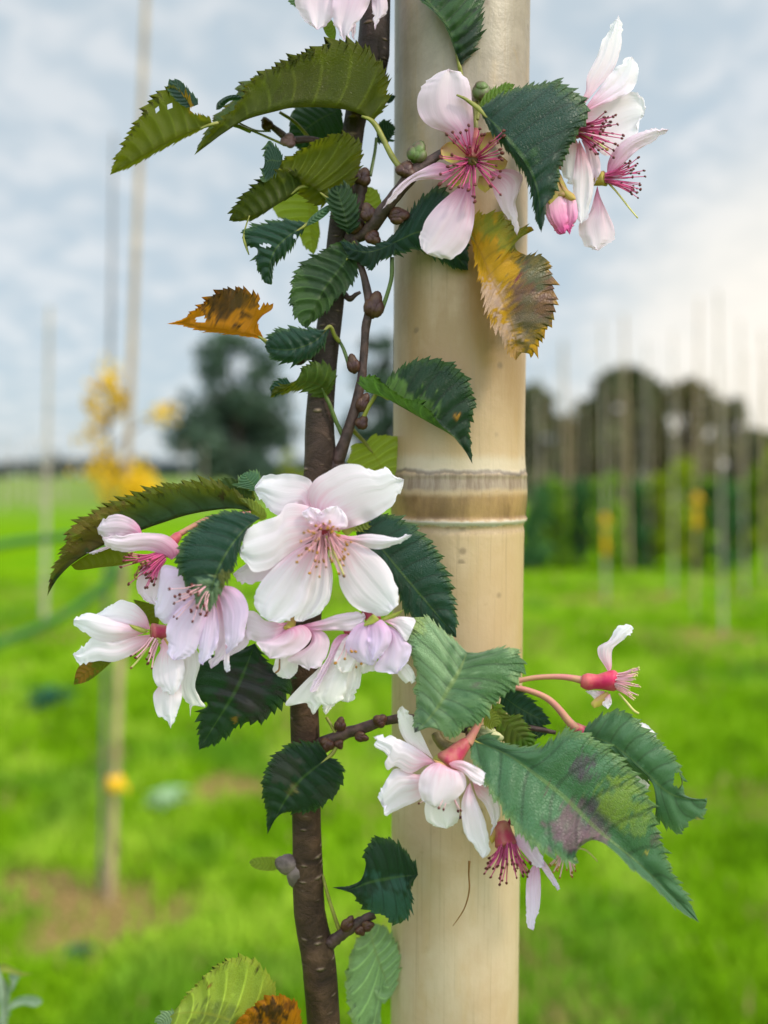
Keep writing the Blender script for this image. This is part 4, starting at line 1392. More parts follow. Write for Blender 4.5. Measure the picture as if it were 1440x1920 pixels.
# D: second underside leaf
leaf([(617, 376, 10), (586, 348, -4), (560, 333, -10), (539, 322, -10), (520, 312, -4)],
     [(650, 360), (669, 320), (676, 284), (667, 264), (640, 253), (605, 262), (575, 278), (552, 292), (530, 302)],
     [(600, 384), (575, 372), (550, 348), (530, 325)], 'olive', -14, 26, True, (10, 6), (8, 0), 4, [(632, 400, 18), (645, 420, 26), (655, 438, 34)], nveins=9)
leaf([(530, 300, -4), (520, 302, -14), (508, 300, -20), (496, 306, -22)], [(528, 290), (516, 276), (505, 266), (498, 286)], [(524, 312), (514, 326), (498, 338), (494, 322)], 'teal', 4, -4, False, (8, 5), corr=0)
# E: dark drooping leaf
leaf([(566, 350, 4), (540, 368, 0), (510, 388, 0), (470, 406, 4), (429, 414, 12)],
     [(560, 330), (535, 322), (514, 328), (489, 344), (469, 359), (447, 383), (434, 404)],
     [(555, 362), (522, 382), (480, 408), (450, 414)], 'olive', -16, 12, True, (10, 8), (4, 0), 2, [(590, 352, 10), (612, 372, 16)], spots=[(500, 370, 110, (0.035, 0.05, 0.012), .75)])
# F: yellow-green leaf behind the stem
leaf([(574, 350, 96), (582, 400, 100), (584, 440, 104), (588, 478, 108)], [(546, 360), (513, 384), (531, 410), (556, 432), (572, 460)], [(590, 370), (597, 410), (597, 450)], 'yellowgreen', 4, 6, True, (14, 3), corr=2,
     label='blurred yellow green leaf behind the stem')
# G: teal leaf with holes
leaf([(574, 422, -2), (545, 440, -10), (520, 464, -14), (506, 495, -12), (503, 533, -4)],
     [(568, 417), (529, 415), (496, 421), (470, 428), (460, 440), (468, 456), (484, 470), (482, 490), (490, 512), (496, 528)],
     [(566, 434), (553, 449), (535, 473), (516, 491), (510, 512), (509, 530)], 'teal', 8, 10, False, (10, 8), (-6, -3), 3, [(595, 406, 4), (618, 388, 16), (640, 400, 28)], [(497, 460, 9, 4), (553, 444, 3, 4)])
leaf([(574, 424, -6), (590, 408, -8), (606, 396, -4), (622, 384, 4)], [(580, 410), (596, 396), (612, 386)], [(590, 418), (606, 408), (618, 396)], 'mid', 4, 4, False, None, corr=0)
# I: dark central leaf, its backlit shade painted into the colour
leaf([(662, 468, 14), (640, 500, 2), (610, 540, -8), (588, 580, -8), (573, 616, 0)],
     [(640, 455), (606, 474), (582, 486), (564, 504), (553, 526), (549, 550), (550, 572), (557, 594)],
     [(668, 500), (660, 526), (648, 542), (630, 556), (609, 582), (588, 600)], 'deep', -4, 14, True, (9, 6.5), (4, 4), 2.5, [(664, 455, 20), (668, 445, 24)], spots=[(620, 520, 90, (0.012, 0.03, 0.012), .8)])
# J: blue-green leaf under it
leaf([(618, 612, 10), (590, 640, -4), (550, 655, -10), (520, 655, -8), (496, 650, 0)],
     [(604, 619), (573, 618), (540, 618), (514, 626)], [(612, 632), (600, 654), (573, 671), (547, 678), (515, 671)], 'teal', 6, 8, False, (10, 7), (-8, -8), 4, [(628, 630, 22), (636, 640, 30)], nveins=7)
# K: amber leaf
leaf([(496, 638, 8), (484, 630, 4), (428, 620, -2), (377, 614, -2), (348, 606, 2), (313, 607, 10)],
     [(482, 606), (500, 582), (490, 568), (470, 552), (448, 546), (425, 546), (400, 558), (380, 574), (360, 588), (340, 600)],
     [(480, 633), (428, 625), (377, 619), (345, 610)], 'amber', -12, 10, True, (11, 8), (4, 0), 1.5, [(506, 646, 12), (530, 652, 20)], [(377, 598, 12, 5), (488, 570, 4, 7)],
     [(425, 566, 42, BRN, .92), (455, 560, 26, (0.09, 0.05, 0.015), .8), (448, 612, 4, BRN, 1)], 'amber leaf with brown patch and small holes')
# L: small green leaf
leaf([(612, 746, 30), (602, 724, 14), (570, 716, 6), (538, 728, 4), (507, 746, 10)], [(624, 722), (625, 700), (610, 686), (588, 683), (568, 694), (556, 712), (538, 722), (516, 728)],
     [(596, 742), (578, 733), (556, 730), (530, 738)], 'olive', -8, 4, True, (10, 6), (-6, 0), 2, [(618, 758, 32), (630, 790, 40), (644, 820, 46)], spots=[(590, 705, 60, (0.05, 0.10, 0.02), .7)], pm=M_PETID)
leaf([(548, 722, 10), (530, 722, 6), (516, 730, 6), (508, 742, 8)], [(536, 712), (520, 714), (510, 722)], [(534, 730), (520, 738)], 'teal', 2, 2, False, (8, 4), corr=0)
# M: dark leaf over the pole with light folded half
leaf([(708, 738, 4), (742, 757, -8), (800, 790, -16), (838, 811, -16), (862, 830, -12), (886, 870, -4)],
     [(722, 722), (742, 700), (762, 686), (786, 677), (815, 676), (844, 686), (867, 707), (880, 736), (885, 758), (881, 780), (877, 805), (882, 840)],
     [(688, 734), (679, 714), (700, 709), (736, 734), (760, 750), (785, 756), (805, 773), (828, 798), (850, 818), (872, 846)],
     'deep', 6, -22, False, (10, 7), (-6, 0), 2.5, [(700, 748, 10), (690, 765, 16), (682, 782, 24)], spots=[(855, 780, 8, AMB, .7), (740, 738, 40, (0.10, 0.19, 0.03), .75), (790, 768, 34, (0.10, 0.19, 0.03), .6), (700, 722, 34, (0.10, 0.19, 0.03), .9)])
# N: yellow-green leaf between stem and pole
leaf([(684, 830, 112), (704, 856, 118), (720, 890, 124), (735, 930, 130)], [(664, 838), (655, 866), (664, 900), (690, 926)], [(700, 820), (724, 818), (750, 830), (758, 880)], 'yellowgreen', 6, 6, True, (14, 4), corr=2,
     pet=[(672, 818, 100), (662, 806, 70)], label='blurred yellow green leaf between the stem and the pole')
# O: yellow leaf
leaf([(884, 442, -6), (902, 476, -26), (920, 520, -36), (940, 561, -38), (955, 596, -34), (968, 642, -26), (967, 676, -16)],
     [(886, 460), (900, 511), (912, 561), (925, 600), (943, 630), (957, 660)],
     [(888, 412), (914, 402), (938, 405), (964, 428), (988, 432), (972, 446), (964, 464), (976, 481), (996, 482), (1012, 480), (1022, 496), (1030, 520), (1035, 552), (1036, 578), (1028, 604), (1013, 630), (998, 662), (980, 660)],
     'yellow', -18, 22, False, (12, 9), (0, -8), 4, [(888, 425, 0), (884, 400, 0)], (),
     [(1005, 560, 62, (0.10, 0.050, 0.06), .85), (990, 610, 45, (0.12, 0.10, 0.055), .8), (955, 430, 50, (0.17, 0.20, 0.015), .8), (910, 410, 34, (0.20, 0.22, 0.015), .7), (1005, 505, 40, (0.10, 0.11, 0.06), .85),
      (973, 521, 8, (0.16, 0.03, 0.05), 1), (936, 480, 4, (.12, .05, .02), 1), (915, 560, 34, (0.52, 0.34, 0.28), .8), (945, 630, 30, (0.52, 0.34, 0.28), .8), (965, 660, 18, (0.50, 0.28, 0.12), .8)], 'yellow leaf turning purple brown on its right side', nveins=8)
# P: leaf at the top of the pole
leaf([(861, 123, -6), (853, 92, -16), (842, 56, -24), (823, 28, -26), (800, 0, -22), (775, -50, -10)], [(850, 86), (836, 50), (814, 22), (790, 0), (770, -30)],
     [(868, 118), (890, 88), (900, 58), (900, 28), (900, 0), (885, -40), (830, -66)], 'deep', -8, 10, False, (12, 8), (0, -8), 3, [(863, 132, -2), (866, 150, 2)], spots=[(840, 30, 60, (0.045, 0.12, 0.02), .6)])
# Q: blue-green leaf, upper right
leaf([(898, 204, -62), (937, 245, -82), (962, 275, -90), (984, 304, -94), (1000, 335, -94), (1010, 372, -90), (1015, 436, -80)],
     [(918, 240), (945, 272), (970, 302), (990, 335), (1000, 372), (1006, 410)],
     [(914, 194), (945, 178), (985, 164), (1012, 160), (1040, 156), (1066, 170), (1086, 184), (1098, 202), (1092, 224), (1078, 246), (1064, 268), (1056, 288), (1046, 312), (1042, 340), (1036, 366), (1024, 384), (1020, 412)],
     'teal', 12, 10, False, (11, 8), (0, -8), 4, [(882, 192, -62), (870, 184, -64), (856, 178, -66)], nveins=8, spots=[(1000, 290, 16, (.09, .17, .05), .5)], pr=(5, 2))
leaf([(898, 204, -46), (918, 186, -50), (942, 170, -52), (966, 158, -50)], [(904, 188), (924, 170), (950, 158)], [(914, 198), (936, 182), (956, 170)], 'light', 4, -4, False, (8, 5), corr=1)
# R: teal leaf under the upper blossom
leaf([(700, 472, 4), (745, 452, -10), (795, 436, -16), (845, 470, -8), (878, 507, 4)], [(736, 442), (760, 412), (778, 389), (800, 366), (829, 356), (850, 390), (872, 450)], [(745, 474), (785, 464), (820, 482), (852, 500)],
     'teal', 4, 12, False, (10, 6), (-5, 0), 2.5)
leaf([(750, 448, -6), (725, 462, -10), (690, 472, -8), (655, 466, -2), (636, 452, 6)], [(726, 454), (690, 464), (655, 456)], [(735, 478), (712, 486), (698, 502), (680, 494), (655, 480)], 'teal', 4, 10, False, (9, 5), corr=1, spots=[(690, 490, 50, (0.012, 0.035, 0.02), .8)])
# T: long olive leaf, left cluster
leaf([(474, 958, -40), (428, 954, -48), (359, 964, -56), (303, 981, -58), (250, 1000, -56), (195, 1022, -50), (140, 1054, -42), (109, 1084, -34), (88, 1118, -26)],
     [(462, 946), (446, 938), (428, 924), (393, 919), (340, 917), (290, 930), (254, 944), (220, 962), (181, 986), (160, 998), (140, 1024), (118, 1050), (98, 1082)],
     [(450, 930), (400, 906), (350, 908), (300, 916), (240, 936), (188, 960), (142, 986), (130, 1012), (118, 1040), (100, 1074)],
     'olive', -8, 26, True, (12, 10), (6, 4), 3, None, (), [(180, 1000, 60, (0.17, 0.09, 0.02), .6), (130, 1050, 40, (0.14, 0.10, 0.02), .6), (92, 1092, 8, BRN, 1), (416, 930, 8, BRN, .8)])
leaf([(258, 1050, -34), (210, 1056, -34), (170, 1064, -32), (133, 1060, -30)], [(235, 1034), (196, 1026), (160, 1042)], [(225, 1060), (187, 1064), (146, 1069)], 'olive', -4, 6, True, None, corr=1)
leaf([(480, 934, -30), (450, 926, -30), (415, 918, -26), (379, 914, -22)], [(464, 912), (430, 902), (400, 906)], [(470, 942), (440, 938), (405, 926)], 'olive', 4, 0, True, (10, 5), corr=1, spots=[(440, 925, 60, (.02, .05, .015), .8)])
leaf([(482, 922, -34), (474, 908, -34), (464, 898, -32), (458, 886, -28)], [(488, 904), (484, 892), (474, 886)], [(466, 916), (448, 908), (450, 896)], 'mid', 4, 0, False, (8, 5), corr=0)
leaf([(500, 972, -36), (478, 958, -40), (462, 950, -40), (446, 946, -36)], [(496, 958), (480, 944), (460, 936)], [(486, 974), (468, 964), (452, 954)], 'yellowgreen', 0, 6, False, (8, 4), corr=0)
# W: blue-green leaf in front
leaf([(488, 971, -96), (462, 990, -116), (430, 1030, -132), (405, 1080, -138), (386, 1148, -132)],
     [(468, 964), (424, 961), (392, 974), (360, 999), (342, 1024), (336, 1054), (346, 1084), (362, 1108), (374, 1134)],
     [(470, 986), (456, 1009), (446, 1034), (436, 1064), (420, 1093), (407, 1118), (394, 1142)], 'teal', 14, 10, False, (8, 6.5), (-6, -4), 2.5, None, (),
     [(392, 1128, 40, (0.20, 0.30, 0.16), .75), (425, 1085, 22, (0.22, 0.20, 0.03), .5)], nveins=10)
# X: dark leaf below
leaf([(478, 1206, -34), (462, 1248, -44), (440, 1298, -50), (408, 1350, -48), (373, 1406, -40)],
     [(442, 1224), (400, 1236), (370, 1248), (364, 1280), (376, 1306), (390, 1322), (380, 1340), (376, 1366)],
     [(496, 1238), (516, 1262), (542, 1274), (524, 1314), (486, 1345), (460, 1350), (436, 1364), (408, 1388)], 'deep', 6, 8, False, (13, 11), (-6, -6), 3, None, (), [(470, 1300, 60, (0.028, 0.020, 0.022), .8), (440, 1348, 8, AMB, .6)], nveins=7)
leaf([(214, 1236, -48), (185, 1250, -46), (160, 1262, -44), (138, 1284, -42)], [(196, 1236), (160, 1242), (144, 1256)], [(200, 1250), (176, 1270), (158, 1280)], 'olive', 2, 2, True, None, corr=1, spots=[(155, 1255, 28, (.30, .13, .02), .8)])
leaf([(250, 1124, -52), (268, 1140, -50), (282, 1156, -50), (296, 1180, -48)], [(268, 1128), (290, 1136), (298, 1156)], [(262, 1148), (274, 1164)], 'olive', 0, 0, True, None, corr=1)
# AA: leaf right of the central blossom
leaf([(660, 978, -28), (700, 1012, -36), (750, 1072, -42), (800, 1130, -40), (856, 1196, -30)],
     [(690, 966), (720, 966), (745, 974), (770, 988), (796, 1012), (818, 1044), (832, 1074), (842, 1104), (850, 1144)],
     [(672, 1004), (712, 1060), (748, 1112), (768, 1146), (815, 1176)], 'teal', 8, 6, False, (13, 9), (-8, -2), 4, None, nveins=8)
leaf([(640, 990, -40), (662, 980, -42), (684, 976, -40), (700, 984, -36)], [(654, 972), (678, 966)], [(660, 994), (684, 992)], 'yellowgreen', 0, 0, False, (8, 3), corr=0)
# AB: pale leaf over the pole, sky glare on its left half painted in
leaf([(876, 1223, -78), (860, 1260, -104), (840, 1294, -116), (822, 1324, -116), (800, 1352, -110), (777, 1374, -100)],
     [(840, 1192), (806, 1164), (794, 1158), (778, 1170), (768, 1194), (773, 1220), (780, 1244), (785, 1266), (782, 1298), (784, 1318), (781, 1340), (777, 1358)],
     [(898, 1224), (927, 1218), (956, 1217), (970, 1228), (977, 1244), (970, 1267), (958, 1284), (936, 1302), (918, 1322), (908, 1338), (888, 1356), (874, 1358), (862, 1370), (842, 1378), (825, 1370), (804, 1364)],
     'pale', 30, -8, False, (10, 8), (-5, -9), 4, None, (), [(915, 1262, 78, (0.045, 0.12, 0.03), .85), (878, 1335, 46, (0.06, 0.15, 0.06), .7), (893, 1285, 9, PUR, .5), (779, 1372, 9, (.06, .04, .05), .9), (800, 1340, 30, (0.055, 0.14, 0.06), .6),
      (784, 1172, 22, (0.25, 0.30, 0.06), .6)], 'pale sage leaf with light left half', nveins=8)
# AC, AD behind
leaf([(938, 1300, -24), (965, 1322, -28), (1000, 1342, -28), (1034, 1357, -22)], [(964, 1294), (985, 1306), (1008, 1326)], [(944, 1328), (972, 1352), (1004, 1360)], 'teal', 2, 4, False, (9, 5), corr=2)
leaf([(1034, 1372, -20), (1010, 1360, -24), (975, 1350, -24), (945, 1340, -20)], [(1005, 1384), (985, 1402), (960, 1392)], [(1000, 1350), (970, 1345)], 'teal', 2, 4, False, (9, 5), corr=2)
leaf([(922, 1320, -44), (940, 1345, -48), (968, 1372, -48), (998, 1400, -42)], [(936, 1322), (950, 1342), (975, 1346), (992, 1372), (1002, 1390)], [(926, 1350), (942, 1384), (966, 1402), (985, 1406)], 'light', 2, 4, False, (9, 6), corr=2, spots=[(960, 1370, 40, (.12, .13, .02), .7)])
leaf([(905, 1336, -60), (914, 1342, -64), (922, 1350, -64), (932, 1362, -60)], [(914, 1328), (926, 1336), (936, 1350)], [(906, 1348), (914, 1362)], 'yellowgreen', 0, 0, False, (6, 4), corr=0)
# AE: big blotched leaf
leaf([(887, 1388, -62), (955, 1416, -86), (1010, 1456, -98), (1061, 1498, -104), (1116, 1553, -106), (1150, 1582, -104), (1207, 1628, -98), (1258, 1678, -88), (1311, 1730, -74)],
     [(884, 1414), (902, 1442), (922, 1484), (942, 1510), (966, 1546), (994, 1574), (1019, 1592), (1044, 1596), (1070, 1612), (1084, 1592), (1102, 1576), (1130, 1580), (1161, 1603), (1184, 1626), (1221, 1656), (1267, 1700)],
     [(914, 1378), (950, 1398), (978, 1402), (1016, 1404), (1047, 1384), (1070, 1374), (1102, 1384), (1138, 1411), (1173, 1444), (1200, 1480), (1218, 1518), (1228, 1562), (1242, 1600), (1258, 1640), (1285, 1680)],
     'mid', -55, 10, False, (13, 10), (-8, -10), 4.5, [(884, 1376, -52), (880, 1368, -34)], (),
     [(1075, 1560, 52, PUR, .80), (1120, 1575, 34, (0.17, 0.09, 0.11), .75), (1090, 1432, 26, (0.06, 0.035, 0.055), .8), (1120, 1530, 34, (0.055, 0.04, 0.05), .75), (1100, 1455, 20, (0.06, 0.035, 0.055), .6),
      (1165, 1500, 48, (0.13, 0.20, 0.015), .85), (1195, 1545, 30, (0.12, 0.19, 0.02), .7), (1023, 1478, 10, (.14, .04, .06), .8), (1212, 1598, 6, (.30, .28, .04), 1), (1228, 1575, 14, (.09, .05, .06), .6)],
     'largest leaf with purple and yellow green blotches', nveins=10)
# AF: right leaf with eaten tip
leaf([(1087, 1374, -34), (1150, 1398, -52), (1208, 1446, -56), (1258, 1488, -50), (1326, 1504, -40)],
     [(1118, 1350), (1143, 1338), (1168, 1336), (1186, 1350), (1221, 1382), (1248, 1406), (1270, 1438), (1277, 1460), (1282, 1488), (1304, 1498), (1322, 1492)],
     [(1120, 1402), (1161, 1424), (1192, 1450), (1226, 1468), (1238, 1492), (1230, 1526), (1250, 1546), (1272, 1558), (1294, 1540), (1314, 1532)], 'mid', 10, 14, False, (12, 7), (-10, -6), 5, None,
     [(1272, 1464, 9, 14), (1302, 1548, 14, 12), (1316, 1494, 12, 4)], [(1270, 1500, 50, (.05, .13, .05), .5), (1312, 1540, 10, (.45, .36, .05), .8)], nveins=8)
part_tube(TREE, 'leaf_edge', [(1276, 1450, -44, 1.5), (1279, 1470, -44, 1.4), (1270, 1482, -42, 1.2)], M_PETID, 12, 6)
# AG: leaf on the lower stem
leaf([(616, 1420, 24), (590, 1440, 10), (560, 1466, 4), (532, 1505, 4), (501, 1565, 14)],
     [(598, 1398), (573, 1394), (546, 1398), (523, 1414), (505, 1438), (496, 1470), (498, 1498), (503, 1520), (502, 1545)],
     [(630, 1426), (640, 1440), (641, 1458), (633, 1480), (612, 1500), (594, 1512), (570, 1519), (538, 1522), (518, 1534)], 'deep', 6, 6, False, (9, 6), (-6, -6), 3, [(624, 1412, 28), (632, 1398, 32)], (),
     [(530, 1440, 40, (0.03, 0.035, 0.022), .8), (615, 1490, 30, (0.03, 0.04, 0.025), .7), (548, 1482, 12, (.20, .16, .04), .6)], nveins=8)
# AH: leaf by the pole low
leaf([(784, 1640, 14), (735, 1646, 2), (690, 1655, 0), (655, 1668, 6), (623, 1664, 16)],
     [(780, 1626), (768, 1609), (746, 1584), (723, 1574), (701, 1578), (688, 1598), (683, 1640), (660, 1660)],
     [(770, 1662), (771, 1692), (760, 1722), (740, 1726), (718, 1713), (690, 1702), (672, 1688), (658, 1674)], 'deep', 10, -4, False, (10, 6), (-4, -8), 3.5, None, (), [(725, 1690, 60, (0.03, 0.09, 0.06), .7)], nveins=8)
# AI, AJ: bottom leaves
leaf([(500, 1940, -20), (424, 1912, -36), (374, 1900, -40), (327, 1902, -36), (295, 1925, -26)],
     [(518, 1890), (512, 1848), (497, 1824), (475, 1802), (443, 1798), (404, 1818), (374, 1846), (346, 1874), (322, 1900)],
     [(470, 1945), (424, 1934), (374, 1930), (330, 1930)], 'yellowgreen', 6, -10, True, (10, 6), (6, 2), 3, None, (), [(482, 1818, 4, BRN, 1), (392, 1848, 5, (.25, .09, .02), 1), (400, 1925, 50, (.12, .15, .02), .8)], 'yellow green leaf at the bottom edge')
leaf([(560, 1960, -30), (535, 1925, -44), (500, 1912, -48), (440, 1920, -42)], [(562, 1918), (556, 1886), (534, 1871), (504, 1871), (474, 1890), (452, 1908)], [(540, 1960), (500, 1960), (460, 1940)], 'amber', -4, 4, False, (9, 5), (-4, 0), 1.5, None, (),
     [(512, 1902, 30, BRN, .95), (540, 1888, 14, (.12, .04, .01), .8), (480, 1910, 14, BRN, .6)], 'orange leaf with dark brown blotch at the bottom edge')
leaf([(330, 1906, -30), (318, 1908, -34), (306, 1914, -34), (296, 1926, -30)], [(322, 1896), (306, 1900), (294, 1910)], [(322, 1922), (310, 1930)], 'pale', 0, 0, False, (8, 4), corr=0)
# AK: pale blurred leaf behind
leaf([(736, 1866, 150), (716, 1815, 150), (702, 1775, 150), (690, 1730, 150)], [(715, 1880), (702, 1850), (712, 1912), (690, 1960), (668, 1925), (654, 1868), (652, 1830), (664, 1780)], [(745, 1830), (745, 1780), (720, 1740)], 'pale', 4, 4, True, (12, 5), corr=2,
     label='pale blurred leaf behind stem and pole', spots=[(700, 1850, 90, (.22, .36, .14), .6)])
leaf([(532, 1622, 70), (510, 1621, 68), (490, 1619, 66), (467, 1617, 64)], [(515, 1608), (490, 1607), (474, 1610)], [(515, 1632), (490, 1632), (474, 1626)], 'yellowgreen', 2, 2, False, None, corr=0, label='small yellow leaf behind the knot')
# small leaves behind the upper stem
leaf([(640, 205, 92), (605, 220, 90), (575, 240, 90), (548, 262, 92)], [(625, 196), (580, 200), (552, 206), (544, 230)], [(642, 240), (630, 272), (590, 280), (560, 276)], 'teal', 4, 4, False, (14, 4), corr=2, pet=None)
part_tube(TREE, 'stalk', [(524, 210, 60, 3), (556, 232, 62, 3.4), (590, 272, 62, 4)], M_PETI, 14, 8)
leaf([(706, 250, 70), (718, 246, 70), (730, 242, 70), (742, 240, 72)], [(712, 232), (728, 230)], [(712, 266), (728, 262)], 'deep', 2, 2, False, (7, 4), corr=0)
part_tube(TREE, 'stalk', [(706, 258, 70, 3), (702, 290, 66, 3), (694, 330, 50, 3.4)], M_PETID, 14, 8)
leaf([(720, 190, 80), (728, 187, 80), (735, 184, 80), (742, 180, 82)], [(728, 182), (736, 178)], [(728, 194), (736, 190)], 'deep', 2, 2, False, None, corr=0)
leaf([(690, 432, 84), (690, 400, 84), (692, 376, 84), (690, 350, 84)], [(672, 420), (668, 392), (676, 364)], [(708, 420), (716, 390), (706, 360)], 'yellowgreen', 4, 4, True, (12, 3), corr=1)
leaf([(655, 440, 4), (648, 410, -10), (640, 380, -14), (628, 348, -10)], [(636, 420), (622, 390), (618, 362)], [(668, 420), (668, 384), (652, 352)], 'deep', 4, 4, False, (9, 6), corr=2, spots=[(640, 390, 50, (.03, .07, .02), .7)])
leaf([(628, 78, 30), (620, 60, 26), (612, 44, 26), (604, 30, 30)], [(612, 66), (604, 46)], [(630, 58), (622, 38)], 'light', 0, 0, True, None, corr=0)
leaf([(570, 12, 20), (560, 2, 18), (548, -8, 18), (534, -20, 22)], [(558, 12), (546, 4)], [(572, -4), (560, -16)], 'mid', 0, 0, True, (8, 3), corr=0)


# ---------------------------------------------------------------- blossoms
def blossom(px, py, z, label=None):
    o = empty('blossom', world((px, py, z)), TREE)
    if label:
        o['label'] = label
    return o


def calyx(fl, p0, p1, r0, r1, mat=None, n=14):
    p0, p1 = np.array(p0, float), np.array(p1, float)
    m_ = p0 + (p1 - p0) * .5
    mb = MB()
    tube(mb, [(*p0, r0 * .55), (*(p0 + (p1 - p0) * .12), r0), (*m_, (r0 + r1) * .48), (*(p0 + (p1 - p0) * .9), r1), (*p1, r1 * .8)], n, 14, rough=.04)
    return mb.build('calyx', mat or M_CAL, fl)


# F1 cut by the top edge
f = blossom(650, -70, 10)
calyx(f, (640, -130, 20), (648, -70, 10), 9, 16)
petal(f, [(630, -70), (585, -50), (556, -10), (555, 15), (574, 42), (595, 56), (612, 48), (625, 30), (626, 0), (634, -40)], 6, -10, -6, 8, 'blush')
petal(f, [(655, -70), (630, -30), (624, 5), (626, 48), (644, 76), (655, 74), (660, 54), (680, 30), (694, 0), (690, -40)], 0, -16, -10, 10, 'blush')
petal(f, [(685, -60), (694, -30), (697, 0), (698, 24), (703, 57), (709, 42), (725, 24), (726, 0), (715, -40)], 2, -8, -4, 8, 'blush')
petal(f, [(650, -60), (640, 0), (652, 50), (664, 76), (668, 50), (675, 0)], 14, 8, 0, 4, 'blush')

# F2 open pink-centred blossom in front of the pole
f = blossom(887, 300, -40, 'open blossom with four petals and magenta centre in front of the pole')
calyx(f, (892, 240, -22), (887, 298, -34), 7, 17, M_CAL)
part_tube(f, 'pedicel', [(892, 250, -20, 4.5), (892, 225, -14, 4), (893, 190, -6, 4)], M_PETI, 14, 8)
petal(f, [(884, 280), (862, 270), (838, 250), (804, 236), (786, 215), (782, 187), (790, 162), (812, 141), (842, 129), (868, 138), (881, 160), (885, 195), (888, 240)], -44, -58, -10, 14, 'blush')
petal(f, [(852, 320), (825, 304), (794, 316), (762, 335), (734, 362), (717, 392), (742, 372), (773, 342), (804, 336), (835, 336)], -42, -66, -14, 6, 'blush')
petal(f, [(880, 340), (854, 356), (817, 388), (793, 422), (785, 456), (800, 476), (829, 486), (850, 485), (868, 470), (880, 450), (889, 412), (888, 370)], -46, -74, -14, 12, 'blush')
petal(f, [(918, 322), (956, 317), (979, 329), (976, 352), (967, 380), (974, 420), (970, 442), (957, 417), (940, 392), (925, 358)], -40, -52, -10, 14, 'blush')
for poly in ([(872, 296), (850, 306), (830, 296), (826, 278), (842, 266), (862, 272), (876, 284)], [(892, 284), (892, 262), (908, 250), (925, 246), (932, 260), (922, 278), (904, 292)],
             [(906, 306), (922, 298), (940, 294), (952, 302), (946, 316), (928, 318)], [(898, 330), (896, 350), (910, 362), (922, 348), (912, 330)], [(870, 322), (850, 336), (848, 352), (866, 344), (878, 330)]):
    sepal(f, poly, -36, -40, M_SEP, -6)
mb = MB()
ball(mb, (886, 300, -38), 15, 0, axis=(0, 0, -1), stretch=.6, seg=16, rings=8)
tube(mb, [(886, 300, -40, 4), (888, 302, -60, 2.2), (892, 306, -85, 1.6)], 10, 8)
mb.build('pistil', M_DISC, f)
stamens(f, (886, 301, -42), (0, .05, -1), 46, (44, 84), 1.9, 21, ring=14, ar=3.4, fr=1.3)
# round bud and hidden stalk behind
f = blossom(902, 170, -16)
mb = MB()
ball(mb, (903, 172, -14), 18, 0, axis=(.1, -1, 0), stretch=1.0, seg=14, rings=10, bump=.05)
ball(mb, (903, 162, -20), 13, 0, axis=(.3, -1, 0), stretch=.8, seg=12, rings=8)
mb.build('bud', M_BUDG, f)
part_tube(f, 'pedicel', [(902, 188, -12, 5), (898, 205, -12, 4), (894, 225, -14, 4)], M_PETI, 12, 8)

# F3 upper right blossom, seen from its side
f = blossom(1080, 240, -30, 'tall white blossom facing right at the upper right')
calyx(f, (1050, 250, -10), (1084, 244, -26), 9, 16, M_CAL)
part_tube(f, 'pedicel', [(1052, 250, -10, 4.5), (1010, 245, 0, 4), (940, 250, 6, 4), (895, 262, -6, 4)], M_PETI, 16, 8)
petal(f, [(1078, 210), (1092, 184), (1099, 168), (1101, 142), (1120, 104), (1134, 64), (1160, 27), (1169, 60), (1161, 104), (1146, 138), (1122, 164), (1100, 190)], -30, -10, -8, 10, 'white')
petal(f, [(1090, 212), (1116, 176), (1146, 136), (1172, 110), (1185, 106), (1197, 126), (1195, 150), (1182, 172), (1145, 190)], -34, -24, -10, 8, 'white', tip=4)
petal(f, [(1088, 232), (1106, 192), (1145, 180), (1190, 171), (1210, 194), (1207, 218), (1192, 236), (1196, 252), (1172, 274), (1140, 292), (1118, 278)], -26, -6, 6, -14, 'white', tip=5)
petal(f, [(1078, 256), (1062, 270), (1052, 316), (1064, 342), (1078, 346), (1092, 312), (1088, 280)], -34, -40, -8, 8, 'white')
petal(f, [(1086, 262), (1080, 290), (1074, 350), (1080, 402), (1090, 421), (1103, 407), (1113, 345), (1104, 300)], -40, -46, -8, 8, 'white')
petal(f, [(1090, 262), (1100, 290), (1112, 350), (1126, 324), (1122, 290), (1108, 268)], -28, -24, -4, 6, 'blush')
stamens(f, (1084, 244, -36), (1, .18, -.55), 40, (48, 88), .72, 22, ring=11, ar=2.8, fr=1.2)
part_tube(f, 'pistil', [(1084, 246, -44, 2.4), (1105, 258, -66, 2), (1124, 270, -84, 1.8), (1138, 280, -94, 2)], M_PIST, 12, 8, ballend=(3.4, M_ANTHY))
# F4 lower right of it
f = blossom(1128, 338, -24, 'two petalled blossom facing right at the upper right')
calyx(f, (1108, 340, -12), (1136, 334, -22), 9, 15, M_SEP)
part_tube(f, 'pedicel', [(1110, 340, -12, 4), (1080, 330, 0, 4), (1040, 310, 6, 4), (960, 290, 10, 4)], M_PED, 16, 8)
petal(f, [(1138, 326), (1140, 304), (1151, 282), (1172, 262), (1200, 248), (1234, 240), (1254, 243), (1234, 261), (1197, 281), (1172, 304), (1150, 324)], -24, -40, -10, 10, 'blush')
petal(f, [(1120, 348), (1114, 370), (1105, 400), (1086, 420), (1088, 448), (1102, 465), (1122, 470), (1140, 458), (1153, 449), (1151, 425), (1140, 400), (1126, 370)], -24, -30, -10, 12, 'blush')
petal(f, [(1138, 326), (1150, 314), (1164, 302), (1178, 296), (1172, 306), (1156, 322)], -10, 4, 0, 4, 'blush')
stamens(f, (1136, 334, -26), (1, .02, -.25), 34, (40, 72), .70, 23, M_FIL, ring=10, ar=2.4, fr=1.1)
